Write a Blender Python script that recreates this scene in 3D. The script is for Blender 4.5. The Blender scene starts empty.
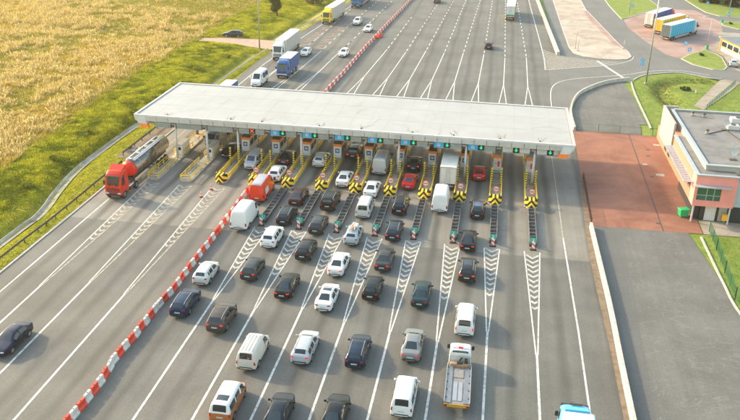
import bpy, bmesh, math, random
import numpy as np
from mathutils import Vector, Matrix
from mathutils.bvhtree import BVHTree
from mathutils.geometry import tessellate_polygon

random.seed(7); rng = np.random.default_rng(7)
S = bpy.context.scene
C = S.collection

# ---------------------------------------------------------------- camera
CAM_H = 48.0
F_PX, PITCH, ROLL, YAW = 819.14, 0.413768, 0.0242459, -0.149224
fwd = Vector((math.sin(YAW)*math.cos(PITCH), math.cos(YAW)*math.cos(PITCH), -math.sin(PITCH)))
rgt = Vector((math.cos(YAW), -math.sin(YAW), 0)); up = rgt.cross(fwd)
r2 = math.cos(ROLL)*rgt + math.sin(ROLL)*up
u2 = -math.sin(ROLL)*rgt + math.cos(ROLL)*up
cam_d = bpy.data.cameras.new('camera'); cam = bpy.data.objects.new('camera', cam_d); C.objects.link(cam)
cam_d.sensor_fit = 'HORIZONTAL'; cam_d.sensor_width = 36.0; cam_d.lens = F_PX*36.0/740.0
cam_d.clip_start = 0.5; cam_d.clip_end = 6000
M4 = Matrix.Identity(4)
for i in range(3):
    M4[i][0] = r2[i]; M4[i][1] = u2[i]; M4[i][2] = -fwd[i]
M4[0][3], M4[1][3], M4[2][3] = 0, 0, CAM_H
cam.matrix_world = M4
S.camera = cam

# ---------------------------------------------------------------- light
SUN_EL = math.radians(25.0); SUN_AZ = math.atan2(-0.934, 0.358)      # sun low at the left, beyond the plaza
W = bpy.data.worlds.new('World'); S.world = W; W.use_nodes = True
nt = W.node_tree; nt.nodes.clear()
sky = nt.nodes.new('ShaderNodeTexSky'); sky.sky_type = 'NISHITA'; sky.sun_disc = False
sky.sun_elevation = SUN_EL; sky.sun_rotation = SUN_AZ; sky.air_density = 1.8; sky.dust_density = 2.5; sky.ozone_density = 1.0
bg = nt.nodes.new('ShaderNodeBackground'); bg.inputs['Strength'].default_value = 0.15
wo = nt.nodes.new('ShaderNodeOutputWorld')
nt.links.new(sky.outputs[0], bg.inputs[0]); nt.links.new(bg.outputs[0], wo.inputs[0])
sun_d = bpy.data.lights.new('sun', 'SUN'); sun_d.energy = 2.0; sun_d.angle = math.radians(2.5); sun_d.color = (1.0, 0.83, 0.58)
sun = bpy.data.objects.new('sun', sun_d); C.objects.link(sun)
sd = Vector((math.sin(SUN_AZ)*math.cos(SUN_EL), math.cos(SUN_AZ)*math.cos(SUN_EL), math.sin(SUN_EL)))
sun.rotation_euler = (-sd).to_track_quat('-Z', 'Y').to_euler(); sun.location = sd*200
S.view_settings.view_transform = 'Standard'; S.view_settings.look = 'None'; S.view_settings.gamma = 1.0
S.view_settings.exposure = 1.5
S.render.engine = 'CYCLES'
S.render.resolution_x = 1024; S.render.resolution_y = 581

# ---------------------------------------------------------------- materials
def mat(name, col, rough=0.6, metal=0.0, var=0.12, scale=1.5, bump=0.0, bscale=30.0, coat=0.0, emit=0.0, spec=0.5,
        stretch=None, col2=None, lo=0.35, hi=0.65, trans=0.0, detail=4.0):
    m = bpy.data.materials.new(name); m.use_nodes = True
    N = m.node_tree.nodes; Lk = m.node_tree.links
    b = N['Principled BSDF']
    b.inputs['Roughness'].default_value = rough; b.inputs['Metallic'].default_value = metal
    b.inputs['Specular IOR Level'].default_value = spec
    if coat: b.inputs['Coat Weight'].default_value = coat; b.inputs['Coat Roughness'].default_value = 0.06
    if var > 0 or col2 is not None:
        g = N.new('ShaderNodeNewGeometry'); mp = N.new('ShaderNodeMapping'); nz = N.new('ShaderNodeTexNoise')
        if stretch: mp.inputs['Scale'].default_value = stretch
        nz.inputs['Scale'].default_value = scale; nz.inputs['Detail'].default_value = detail; nz.inputs['Roughness'].default_value = 0.62
        Lk.new(g.outputs['Position'], mp.inputs['Vector']); Lk.new(mp.outputs[0], nz.inputs['Vector'])
        r = N.new('ShaderNodeValToRGB'); e = r.color_ramp.elements
        c2 = col2 if col2 is not None else tuple(min(1, c*(1+var)) for c in col)
        c1 = col if col2 is not None else tuple(c*(1-var) for c in col)
        e[0].position = lo; e[0].color = (*c1, 1); e[1].position = hi; e[1].color = (*c2, 1)
        Lk.new(nz.outputs['Fac'], r.inputs[0]); Lk.new(r.outputs[0], b.inputs['Base Color'])
    else:
        b.inputs['Base Color'].default_value = (*col, 1)
    if bump:
        g2 = N.new('ShaderNodeNewGeometry'); n2 = N.new('ShaderNodeTexNoise'); n2.inputs['Scale'].default_value = bscale; n2.inputs['Detail'].default_value = 3
        bp = N.new('ShaderNodeBump'); bp.inputs['Strength'].default_value = bump; bp.inputs['Distance'].default_value = 0.05
        Lk.new(g2.outputs['Position'], n2.inputs['Vector']); Lk.new(n2.outputs['Fac'], bp.inputs['Height']); Lk.new(bp.outputs[0], b.inputs['Normal'])
    if emit:
        b.inputs['Emission Color'].default_value = (*col, 1); b.inputs['Emission Strength'].default_value = emit
    if trans:
        t = N.new('ShaderNodeBsdfTranslucent'); mx = N.new('ShaderNodeMixShader'); mx.inputs[0].default_value = trans
        src = b.inputs['Base Color'].links[0].from_socket if b.inputs['Base Color'].links else None
        if src: Lk.new(src, t.inputs[0])
        else: t.inputs[0].default_value = (*col, 1)
        out = N['Material Output']; Lk.new(b.outputs[0], mx.inputs[1]); Lk.new(t.outputs[0], mx.inputs[2]); Lk.new(mx.outputs[0], out.inputs['Surface'])
    return m

def leafmat(name, trans=0.3, rough=0.75):
    """foliage: colour from the mesh's own per-plant colour attribute"""
    m = bpy.data.materials.new(name); m.use_nodes = True
    N = m.node_tree.nodes; Lk = m.node_tree.links; b = N['Principled BSDF']
    a = N.new('ShaderNodeAttribute'); a.attribute_name = 'tint'
    b.inputs['Roughness'].default_value = rough; b.inputs['Specular IOR Level'].default_value = 0.2
    t = N.new('ShaderNodeBsdfTranslucent'); mx = N.new('ShaderNodeMixShader'); mx.inputs[0].default_value = trans
    Lk.new(a.outputs['Color'], b.inputs['Base Color']); Lk.new(a.outputs['Color'], t.inputs[0])
    Lk.new(b.outputs[0], mx.inputs[1]); Lk.new(t.outputs[0], mx.inputs[2]); Lk.new(mx.outputs[0], N['Material Output'].inputs['Surface'])
    return m

def roadmat(name, base, dark, light, lanes=0.0, x0=6.85, pitch=5.25, crack=0.0):
    """asphalt/concrete: broad noise, streaks along the driving direction, worn wheel tracks per lane"""
    m = bpy.data.materials.new(name); m.use_nodes = True
    N = m.node_tree.nodes; Lk = m.node_tree.links; b = N['Principled BSDF']
    b.inputs['Roughness'].default_value = 0.70; b.inputs['Specular IOR Level'].default_value = 0.42
    g = N.new('ShaderNodeNewGeometry')
    def noise(scale, st, detail=5):
        mp = N.new('ShaderNodeMapping'); mp.inputs['Scale'].default_value = st
        n = N.new('ShaderNodeTexNoise'); n.inputs['Scale'].default_value = scale; n.inputs['Detail'].default_value = detail; n.inputs['Roughness'].default_value = 0.65
        Lk.new(g.outputs['Position'], mp.inputs[0]); Lk.new(mp.outputs[0], n.inputs['Vector']); return n.outputs['Fac']
    def ramp(s, a, ca, z, cz):
        r = N.new('ShaderNodeValToRGB'); e = r.color_ramp.elements
        e[0].position = a; e[0].color = (*ca, 1); e[1].position = z; e[1].color = (*cz, 1); Lk.new(s, r.inputs[0]); return r.outputs[0]
    def mix(f, a, c, mode='MIX'):
        x = N.new('ShaderNodeMix'); x.data_type = 'RGBA'; x.blend_type = mode
        if isinstance(f, float): x.inputs[0].default_value = f
        else: Lk.new(f, x.inputs[0])
        for i, v in ((6, a), (7, c)):
            if isinstance(v, tuple): x.inputs[i].default_value = (*v, 1)
            else: Lk.new(v, x.inputs[i])
        return x.outputs[2]
    c = ramp(noise(0.11, (1, 1, 1)), 0.36, dark, 0.64, light)
    c = mix(0.35, c, base)
    streak = noise(1.0, (1.3, 0.03, 1))
    c = mix(ramp(streak, 0.4, (0, 0, 0), 0.75, (0.55, 0.55, 0.55)), c, dark)
    fine = noise(5.0, (1, 1, 1), 6)
    c = mix(0.5, c, ramp(fine, 0.3, (0.62, 0.62, 0.62), 0.7, (1.35, 1.35, 1.35)), 'MULTIPLY')
    if lanes:
        sx = N.new('ShaderNodeSeparateXYZ'); Lk.new(g.outputs['Position'], sx.inputs[0])
        def mth(op, a, bb=None):
            q = N.new('ShaderNodeMath'); q.operation = op
            if isinstance(a, (int, float)): q.inputs[0].default_value = a
            else: Lk.new(a, q.inputs[0])
            if bb is not None:
                if isinstance(bb, (int, float)): q.inputs[1].default_value = bb
                else: Lk.new(bb, q.inputs[1])
            return q.outputs[0]
        wob = mth('MULTIPLY', mth('SUBTRACT', noise(0.06, (1, 1, 1), 2), 0.5), 1.6)
        ph = mth('MULTIPLY', mth('SUBTRACT', mth('ADD', sx.outputs[0], wob), x0), 2*math.pi/pitch)
        cs = mth('COSINE', ph)                                   # -1 in the middle of a lane
        tr = mth('COSINE', mth('MULTIPLY', ph, 3.0))
        k = mth('MULTIPLY', mth('ADD', mth('MULTIPLY', cs, -0.6), mth('MULTIPLY', tr, -0.35)), lanes)
        k = mth('MAXIMUM', mth('MULTIPLY', k, mth('ADD', noise(0.25, (1, 0.15, 1)), 0.35)), 0.0)
        c = mix(k, c, tuple(d*0.38 for d in dark))
    if crack:
        mp = N.new('ShaderNodeMapping'); mp.inputs['Scale'].default_value = (0.6, 1.0, 1)
        w = N.new('ShaderNodeTexNoise'); w.inputs['Scale'].default_value = 0.30; w.inputs['Detail'].default_value = 6; w.inputs['Distortion'].default_value = 1.6
        Lk.new(g.outputs['Position'], mp.inputs[0]); Lk.new(mp.outputs[0], w.inputs['Vector'])
        r = N.new('ShaderNodeValToRGB'); e = r.color_ramp.elements
        e[0].position = 0.515; e[0].color = (0, 0, 0, 1); e[1].position = 0.53; e[1].color = (crack,)*3+(1,)
        e2 = r.color_ramp.elements.new(0.542); e2.color = (0, 0, 0, 1)
        Lk.new(w.outputs['Fac'], r.inputs[0]); c = mix(r.outputs[0], c, tuple(min(1, l*1.45) for l in light))
    Lk.new(c, b.inputs['Base Color'])
    bp = N.new('ShaderNodeBump'); bp.inputs['Strength'].default_value = 0.25; bp.inputs['Distance'].default_value = 0.02
    Lk.new(fine, bp.inputs['Height']); Lk.new(bp.outputs[0], b.inputs['Normal'])
    return m

def brickmat(name, c1, c2, mortar, scale=4.0):
    m = bpy.data.materials.new(name); m.use_nodes = True
    N = m.node_tree.nodes; Lk = m.node_tree.links; b = N['Principled BSDF']; b.inputs['Roughness'].default_value = 0.85
    g = N.new('ShaderNodeNewGeometry'); t = N.new('ShaderNodeTexBrick'); t.inputs['Scale'].default_value = scale
    t.inputs['Color1'].default_value = (*c1, 1); t.inputs['Color2'].default_value = (*c2, 1); t.inputs['Mortar'].default_value = (*mortar, 1)
    t.inputs['Mortar Size'].default_value = 0.03
    Lk.new(g.outputs['Position'], t.inputs['Vector'])
    n = N.new('ShaderNodeTexNoise'); n.inputs['Scale'].default_value = 0.12; n.inputs['Detail'].default_value = 7; n.inputs['Roughness'].default_value = 0.7; n.inputs['Distortion'].default_value = 0.8
    Lk.new(g.outputs['Position'], n.inputs['Vector'])
    r = N.new('ShaderNodeValToRGB'); e = r.color_ramp.elements; e[0].position = 0.35; e[0].color = (0.72, 0.66, 0.62, 1); e[1].position = 0.68; e[1].color = (1.25, 1.28, 1.3, 1)
    Lk.new(n.outputs['Fac'], r.inputs[0])
    x = N.new('ShaderNodeMix'); x.data_type = 'RGBA'; x.blend_type = 'MULTIPLY'; x.inputs[0].default_value = 1.0
    Lk.new(t.outputs['Color'], x.inputs[6]); Lk.new(r.outputs[0], x.inputs[7]); Lk.new(x.outputs[2], b.inputs['Base Color'])
    return m

def stripemat(name, ca, cb, freq, direction):
    """printed hazard stripes in object space"""
    m = bpy.data.materials.new(name); m.use_nodes = True
    N = m.node_tree.nodes; Lk = m.node_tree.links; b = N['Principled BSDF']; b.inputs['Roughness'].default_value = 0.55
    t = N.new('ShaderNodeTexCoord'); d = N.new('ShaderNodeVectorMath'); d.operation = 'DOT_PRODUCT'; d.inputs[1].default_value = direction
    Lk.new(t.outputs['Object'], d.inputs[0])
    f = N.new('ShaderNodeMath'); f.operation = 'MULTIPLY'; f.inputs[1].default_value = freq; Lk.new(d.outputs['Value'], f.inputs[0])
    fr = N.new('ShaderNodeMath'); fr.operation = 'FRACT'; Lk.new(f.outputs[0], fr.inputs[0])
    gt = N.new('ShaderNodeMath'); gt.operation = 'GREATER_THAN'; gt.inputs[1].default_value = 0.5; Lk.new(fr.outputs[0], gt.inputs[0])
    x = N.new('ShaderNodeMix'); x.data_type = 'RGBA'; x.inputs[6].default_value = (*ca, 1); x.inputs[7].default_value = (*cb, 1)
    Lk.new(gt.outputs[0], x.inputs[0]); Lk.new(x.outputs[2], b.inputs['Base Color'])
    return m

ASPH = roadmat('asphalt', (0.142, 0.137, 0.118), (0.098, 0.093, 0.080), (0.18, 0.172, 0.148), lanes=0.5)
APRON = roadmat('concrete_apron', (0.235, 0.215, 0.180), (0.165, 0.150, 0.124), (0.275, 0.255, 0.215), lanes=0.85)
RAMP = roadmat('ramp_asphalt', (0.165, 0.158, 0.142), (0.135, 0.128, 0.115), (0.19, 0.182, 0.165))
LOT = roadmat('lot_asphalt', (0.148, 0.141, 0.122), (0.108, 0.103, 0.090), (0.185, 0.176, 0.153), crack=0.4)
LOTD = roadmat('lot_darker_tone', (0.135, 0.130, 0.114), (0.112, 0.107, 0.094), (0.158, 0.152, 0.134), crack=0.15)
TLOT = roadmat('upper_lot_asphalt', (0.140, 0.130, 0.110), (0.10, 0.092, 0.078), (0.19, 0.178, 0.152), crack=0.5)
PAINT = mat('road_paint', (0.38, 0.365, 0.325), 0.7, col2=(0.68, 0.66, 0.60), scale=1.6, lo=0.36, hi=0.54, detail=8)
PAINT_OLD = mat('worn_road_paint', (0.24, 0.215, 0.175), 0.75, col2=(0.50, 0.44, 0.34), scale=1.8, lo=0.36, hi=0.62, detail=8)
PAINT_OR = mat('orange_road_paint', (0.30, 0.20, 0.14), 0.75, col2=(0.60, 0.30, 0.17), scale=1.0)
REDPAVE = brickmat('red_pavers', (0.335, 0.135, 0.078), (0.295, 0.123, 0.073), (0.23, 0.115, 0.08), 3.0)
REDPAVE2 = brickmat('faded_red_pavers', (0.40, 0.25, 0.20), (0.35, 0.23, 0.19), (0.30, 0.22, 0.19), 2.0)
BEIGE = brickmat('beige_pavers', (0.46, 0.38, 0.30), (0.42, 0.35, 0.28), (0.36, 0.31, 0.26), 2.0)
TANP = brickmat('tan_pavers', (0.37, 0.31, 0.24), (0.33, 0.28, 0.22), (0.27, 0.24, 0.2), 2.0)
CONC = mat('pale_concrete', (0.40, 0.37, 0.315), 0.85, var=0.22, scale=0.8)
CONCW = mat('whitewashed_concrete', (0.40, 0.36, 0.31), 0.85, col2=(0.56, 0.52, 0.46), scale=1.1, detail=8)
KERB = mat('kerb_stone', (0.46, 0.43, 0.38), 0.85, var=0.15)
DIRT = mat('bare_soil', (0.15, 0.11, 0.075), 0.95, col2=(0.23, 0.18, 0.125), scale=1.2)
ROOFW = mat('white_roof_membrane', (0.34, 0.34, 0.328), 0.7, col2=(0.395, 0.395, 0.383), scale=0.22, lo=0.3, hi=0.7, detail=8)
STAIN = mat('rust_stain', (0.22, 0.17, 0.125), 0.8, col2=(0.34, 0.315, 0.28), scale=1.5)
FASC = mat('fascia_metal', (0.60, 0.615, 0.615), 0.55, var=0.10, scale=0.5); PANELG = mat('lane_sign_panel', (0.27, 0.33, 0.35), 0.55, var=0.06)
SIGNG = mat('grey_sign_panel', (0.42, 0.49, 0.51), 0.55, var=0.05)
STEEL = mat('galvanised_steel', (0.42, 0.42, 0.41), 0.5, metal=0.5, var=0.12)
STEELD = mat('dark_weathered_steel', (0.075, 0.06, 0.05), 0.7, var=0.3)
COLW = mat('column_paint', (0.55, 0.53, 0.50), 0.6, var=0.1)
ORANGE = mat('orange_panel', (0.95, 0.25, 0.03), 0.5, var=0.05)
YEL = mat('yellow_steel', (0.78, 0.48, 0.02), 0.5, col2=(0.92, 0.64, 0.05), scale=1.2)
BLACKP = mat('black_paint', (0.02, 0.02, 0.02), 0.5, var=0)
HAZV = stripemat('hazard_chevrons', (0.90, 0.60, 0.03), (0.015, 0.014, 0.01), 2.0, (0.85, 0, 0.62))
HAZV2 = stripemat('hazard_chevrons_mirrored', (0.90, 0.60, 0.03), (0.015, 0.014, 0.01), 2.0, (-0.85, 0, 0.62))
HAZP = stripemat('hazard_post_bands', (0.84, 0.62, 0.05), (0.03, 0.028, 0.02), 2.6, (0.35, 0, 1.0))
REDWH = stripemat('red_white_slants', (0.80, 0.10, 0.06), (0.82, 0.80, 0.77), 2.2, (0.6, 0, 0.75))
WHITE = mat('white_paint', (0.60, 0.59, 0.57), 0.5, var=0.05)
BOOTH = mat('booth_panel', (0.74, 0.74, 0.72), 0.5, var=0.06)
BLUES = mat('blue_sign', (0.01, 0.42, 0.85), 0.45, var=0)
BLUEP = mat('blue_plate', (0.05, 0.10, 0.30), 0.45, var=0)
REDS = mat('red_sign', (0.70, 0.05, 0.04), 0.45, var=0)
LEDG = mat('green_led', (0.01, 0.55, 0.25), 0.4, var=0, emit=0.35)
LEDR = mat('red_led', (0.85, 0.10, 0.02), 0.4, var=0, emit=0.35)
TEAL = mat('green_reflector_board', (0.02, 0.42, 0.33), 0.45, var=0)
PLR = mat('red_plastic', (0.58, 0.035, 0.018), 0.5, col2=(0.78, 0.065, 0.03), scale=1.4, detail=8)
PLW = mat('white_plastic', (0.48, 0.45, 0.41), 0.55, col2=(0.68, 0.655, 0.61), scale=1.4, detail=8)
GLASS = mat('tinted_glass', (0.016, 0.026, 0.028), 0.05, var=0, spec=0.85)
GLASSB = mat('building_glass', (0.03, 0.14, 0.10), 0.06, var=0, spec=0.7)
PINK = mat('pink_render', (0.80, 0.28, 0.23), 0.8, col2=(0.86, 0.33, 0.28), scale=0.5)
PEACH = mat('peach_render', (0.50, 0.22, 0.145), 0.8, var=0.06)
CREAM = mat('cream_render', (0.42, 0.385, 0.34), 0.8, var=0.05)
ROOFG = mat('grey_roof_felt', (0.15, 0.145, 0.138), 0.85, col2=(0.235, 0.225, 0.21), scale=0.35, detail=7)
ROOFB = mat('dark_roof_metal', (0.17, 0.18, 0.20), 0.5, metal=0.2, var=0.1)
COPING = mat('coping_metal', (0.45, 0.48, 0.50), 0.45, metal=0.4, var=0.08)
DARKW = mat('dark_cladding', (0.035, 0.035, 0.035), 0.6, var=0.1)
GREENF = mat('green_fence_paint', (0.03, 0.16, 0.08), 0.5, var=0)
GREENB = mat('green_plastic', (0.03, 0.42, 0.14), 0.45, var=0)
YELB = mat('yellow_plastic', (0.85, 0.42, 0.02), 0.45, var=0)
RUBBER = mat('rubber', (0.022, 0.021, 0.02), 0.8, var=0.1)
RIM = mat('alloy', (0.38, 0.38, 0.38), 0.35, metal=0.7, var=0)
UNDER = mat('black_trim', (0.03, 0.03, 0.03), 0.6, var=0)
TLR = mat('tail_lens', (0.36, 0.012, 0.01), 0.25, var=0)
TLB = mat('lit_brake_lens', (0.75, 0.02, 0.012), 0.25, var=0, emit=0.22)
HLL = mat('head_lens', (0.62, 0.64, 0.66), 0.12, var=0, coat=0.6)
AMB = mat('amber_lens', (0.9, 0.28, 0.02), 0.25, var=0)
CHROME = mat('polished_tank', (0.21, 0.19, 0.165), 0.26, metal=0.9, var=0.12)
TARP = mat('trailer_roof', (0.70, 0.68, 0.63), 0.6, var=0.07, scale=0.6)
BARK = mat('bark', (0.09, 0.065, 0.045), 0.9, var=0.3)
LEAF = leafmat('leaves', 0.3); BLADE = leafmat('grass_blades', 0.4)

_paint = {}
def paint(col, metal=0.15, rough=0.36):
    if max(col) < .16: col = tuple(c*.5 for c in col)
    k = (col, metal)
    if k not in _paint:
        _paint[k] = mat('car_paint', col, rough, metal=metal, var=0.05, scale=4, coat=0.2, spec=0.3)
    return _paint[k]

# ---------------------------------------------------------------- mesh helpers
class MB:
    def __init__(s): s.v = []; s.f = []
    def add(s, vs, fs):
        o = len(s.v); s.v += [tuple(v) for v in vs]; s.f += [tuple(i+o for i in f) for f in fs]; return s
    def box(s, x0, x1, y0, y1, z0, z1):
        return s.add([(x0,y0,z0),(x1,y0,z0),(x1,y1,z0),(x0,y1,z0),(x0,y0,z1),(x1,y0,z1),(x1,y1,z1),(x0,y1,z1)],
                     [(0,3,2,1),(4,5,6,7),(0,1,5,4),(1,2,6,5),(2,3,7,6),(3,0,4,7)])
    def bbox(s, x0, x1, y0, y1, z0, z1, b=0.05):
        """box with chamfered vertical and top edges"""
        def ring(i, z): return [(x0+i,y0+b,z),(x0+b,y0+i,z),(x1-b,y0+i,z),(x1-i,y0+b,z),(x1-i,y1-b,z),(x1-b,y1-i,z),(x0+b,y1-i,z),(x0+i,y1-b,z)]
        v = ring(0, z0)+ring(0, z1-b)+[(x0+b,y0+b+.001,z1),(x0+b+.001,y0+b,z1),(x1-b-.001,y0+b,z1),(x1-b,y0+b+.001,z1),(x1-b,y1-b-.001,z1),(x1-b-.001,y1-b,z1),(x0+b+.001,y1-b,z1),(x0+b,y1-b-.001,z1)]
        f = [tuple(reversed(range(8)))]+[(i,(i+1)%8,8+(i+1)%8,8+i) for i in range(8)]+[(8+i,8+(i+1)%8,16+(i+1)%8,16+i) for i in range(8)]+[tuple(range(16,24))]
        return s.add(v, f)
    def bar(s, a, b, w=0.05, h=None):
        a = Vector(a); b = Vector(b); d = (b-a).normalized(); h = h or w
        x = d.cross(Vector((0,0,1)));  x = Vector((1,0,0)) if x.length < 1e-4 else x.normalized(); z = x.cross(d)
        vs = [p+x*i*w/2+z*j*h/2 for p in (a,b) for i,j in ((-1,-1),(1,-1),(1,1),(-1,1))]
        return s.add(vs, [(0,1,2,3),(7,6,5,4),(0,4,5,1),(1,5,6,2),(2,6,7,3),(3,7,4,0)])
    def cyl(s, a, b, r0, r1=None, n=12, cap=True):
        a = Vector(a); b = Vector(b); d = (b-a).normalized(); r1 = r0 if r1 is None else r1
        x = d.cross(Vector((0,0,1)));  x = Vector((1,0,0)) if x.length < 1e-4 else x.normalized(); y = d.cross(x)
        vs = [p+(x*math.cos(t)+y*math.sin(t))*r for p,r in ((a,r0),(b,r1)) for t in [2*math.pi*i/n for i in range(n)]]
        fs = [(i,(i+1)%n,n+(i+1)%n,n+i) for i in range(n)]
        if cap: fs += [tuple(reversed(range(n))), tuple(range(n,2*n))]
        return s.add(vs, fs)
    def prism(s, poly, a0, a1, axis='z'):
        """poly of 2D points extruded along axis; (u,v) map to the other two axes in xyz order"""
        n = len(poly)
        def P(p, t): return {'z': (p[0],p[1],t), 'y': (p[0],t,p[1]), 'x': (t,p[0],p[1])}[axis]
        return s.add([P(p,a0) for p in poly]+[P(p,a1) for p in poly],
                     [tuple(reversed(range(n))), tuple(range(n,2*n))]+[(i,(i+1)%n,n+(i+1)%n,n+i) for i in range(n)])
    def poly(s, pts, z): return s.add([(p[0],p[1],z) for p in pts], [tuple(range(len(pts)))])
    def mesh(s, name, m=None, smooth=False):
        me = bpy.data.meshes.new(name); me.from_pydata(s.v, [], s.f); me.validate()
        bm = bmesh.new(); bm.from_mesh(me); bmesh.ops.recalc_face_normals(bm, faces=bm.faces); bm.to_mesh(me); bm.free()
        if m: me.materials.append(m)
        if smooth: me.polygons.foreach_set('use_smooth', [True]*len(me.polygons))
        return me
    def build(s, name, m, parent=None, smooth=False):
        return link(name, s.mesh(name, m, smooth), parent)

def link(name, me, parent=None, m=None):
    o = bpy.data.objects.new(name, me); C.objects.link(o)
    if parent: o.parent = parent
    if m and me:
        o.material_slots[0].link = 'OBJECT'; o.material_slots[0].material = m
    return o
def tag(o, label, cat, group=None, kind=None):
    if label: o['label'] = label
    if cat: o['category'] = cat
    if group: o['group'] = group
    if kind: o['kind'] = kind
    return o
def thing(name, label, cat, loc=(0,0,0), rz=0.0, group=None):
    o = bpy.data.objects.new(name, None); C.objects.link(o); o.empty_display_size = 0.2
    o.location = loc; o.rotation_euler = (0,0,rz); return tag(o, label, cat, group)
def struct(o): o['kind'] = 'structure'; return o
def sheet(name, pts, z, m, parent=None):
    """flat sheet facing up, from an outline"""
    a = sum(pts[i][0]*pts[(i+1)%len(pts)][1]-pts[(i+1)%len(pts)][0]*pts[i][1] for i in range(len(pts)))
    if a < 0: pts = pts[::-1]
    tr = tessellate_polygon([[Vector((p[0],p[1],0)) for p in pts]])
    me = bpy.data.meshes.new(name); fs = []
    for a_, b_, c_ in tr:
        cr = (pts[b_][0]-pts[a_][0])*(pts[c_][1]-pts[a_][1])-(pts[b_][1]-pts[a_][1])*(pts[c_][0]-pts[a_][0])
        if abs(cr) > 1e-9: fs.append((a_,b_,c_) if cr > 0 else (a_,c_,b_))
    me.from_pydata([(p[0],p[1],z) for p in pts], [], fs)
    me.materials.append(m); o = link(name, me, parent)
    if parent is None: struct(o)
    return o
def smooth_path(pts, step=1.0):
    """Catmull-Rom through points, resampled"""
    P = [Vector((*p, 0)) if len(p) == 2 else Vector(p) for p in pts]; out = []
    for i in range(len(P)-1):
        p0 = P[max(0,i-1)]; p1 = P[i]; p2 = P[i+1]; p3 = P[min(len(P)-1,i+2)]
        n = max(1, int((p2-p1).length/step))
        for k in range(n):
            t = k/n; out.append(0.5*((2*p1)+(p2-p0)*t+(2*p0-5*p1+4*p2-p3)*t*t+(3*p1-p0-3*p2+p3)*t**3))
    out.append(P[-1]); return out
def sweep(mb, path, prof):
    """closed profile (offset to the right of the path, z) swept along a path"""
    n = len(prof); vs = []
    for i, p in enumerate(path):
        d = (path[min(i+1,len(path)-1)]-path[max(0,i-1)]); d.z = 0; d.normalize(); r = Vector((d.y,-d.x,0))
        vs += [p+r*u+Vector((0,0,z)) for u,z in prof]
    fs = [(i*n+j, i*n+(j+1)%n, (i+1)*n+(j+1)%n, (i+1)*n+j) for i in range(len(path)-1) for j in range(n)]
    fs += [tuple(range(n)), tuple(range((len(path)-1)*n, len(path)*n))]
    return mb.add(vs, fs)
def ribbon(path, w):
    L, R = [], []
    for i, p in enumerate(path):
        d = (path[min(i+1,len(path)-1)]-path[max(0,i-1)]); d.z = 0; d.normalize(); r = Vector((d.y,-d.x,0))
        L.append(p-r*w/2); R.append(p+r*w/2)
    n = len(path)
    return L+R, [(i,n+i,n+i+1,i+1) for i in range(n-1)]
ORD = ['rightmost','second from the right','third from the right','fourth from the right','fifth from the right','sixth from the right',
       'sixth from the left','fifth from the left','fourth from the left','third from the left','second from the left','leftmost']

# ================================================================ SETTING
def poly_dist(X, Y, pts):
    d = np.full(X.shape, 1e9)
    for (ax, ay), (bx, by) in zip(pts[:-1], pts[1:]):
        dx, dy = bx-ax, by-ay; t = np.clip(((X-ax)*dx+(Y-ay)*dy)/(dx*dx+dy*dy), 0, 1)
        d = np.minimum(d, np.hypot(X-ax-t*dx, Y-ay-t*dy))
    return d
def vnoise(x, y, scale, seed=0):
    """smooth value noise, 0..1"""
    r = np.random.default_rng(seed); T = r.random((256, 256))
    u = np.asarray(x)/scale+1000; v = np.asarray(y)/scale+1000
    i = np.floor(u).astype(int); j = np.floor(v).astype(int); fu = u-i; fv = v-j
    fu = fu*fu*(3-2*fu); fv = fv*fv*(3-2*fv)
    g = lambda a, b: T[a % 256, b % 256]
    return (g(i,j)*(1-fu)+g(i+1,j)*fu)*(1-fv)+(g(i,j+1)*(1-fu)+g(i+1,j+1)*fu)*fv
def fnoise(x, y, scale, seed=0): return 0.55*vnoise(x,y,scale,seed)+0.3*vnoise(x,y,scale/2.1,seed+1)+0.15*vnoise(x,y,scale/4.3,seed+2)

DITCH_L = [(-62.6,20),(-62.6,88.7),(-62.4,96.8),(-62.9,100.8),(-64.3,106.7),(-65.6,114),(-66.2,122),(-66.2,139),(-64.8,148),(-63,158),(-62,172),(-61.8,200)]
DITCH_L2 = [(-61.6,216),(-60.4,229),(-58.4,255),(-56.7,281),(-53,320)]
DITCH_R = [(38.2,176),(37.7,181),(37.2,187),(38,193),(41,197.3),(45,199.6),(51,199.3)]
def field_edge(Y): return np.interp(Y, [80,105,126,176,253,300,420], [-72,-73,-74.5,-78.5,-78,-74,-60])
def ground_z(X, Y):
    z = np.full(X.shape, -0.06)
    z -= 1.05*np.exp(-(poly_dist(X,Y,DITCH_L)/1.5)**2)
    z -= 0.8*np.exp(-(poly_dist(X,Y,DITCH_L2)/1.3)**2)
    z -= 1.0*np.exp(-(poly_dist(X,Y,DITCH_R)/1.9)**2)
    t = np.clip((-66.5-X)/7, 0, 1); t = t*t*(3-2*t)*np.clip((400-Y)/40, 0, 1)*np.clip((X+250)/20, 0, 1)
    t = t*np.clip((np.abs(Y-212)-4)/3, 0, 1)
    z += t*(0.5+0.16*(fnoise(X,Y,9,3)-0.5))
    return z
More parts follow.
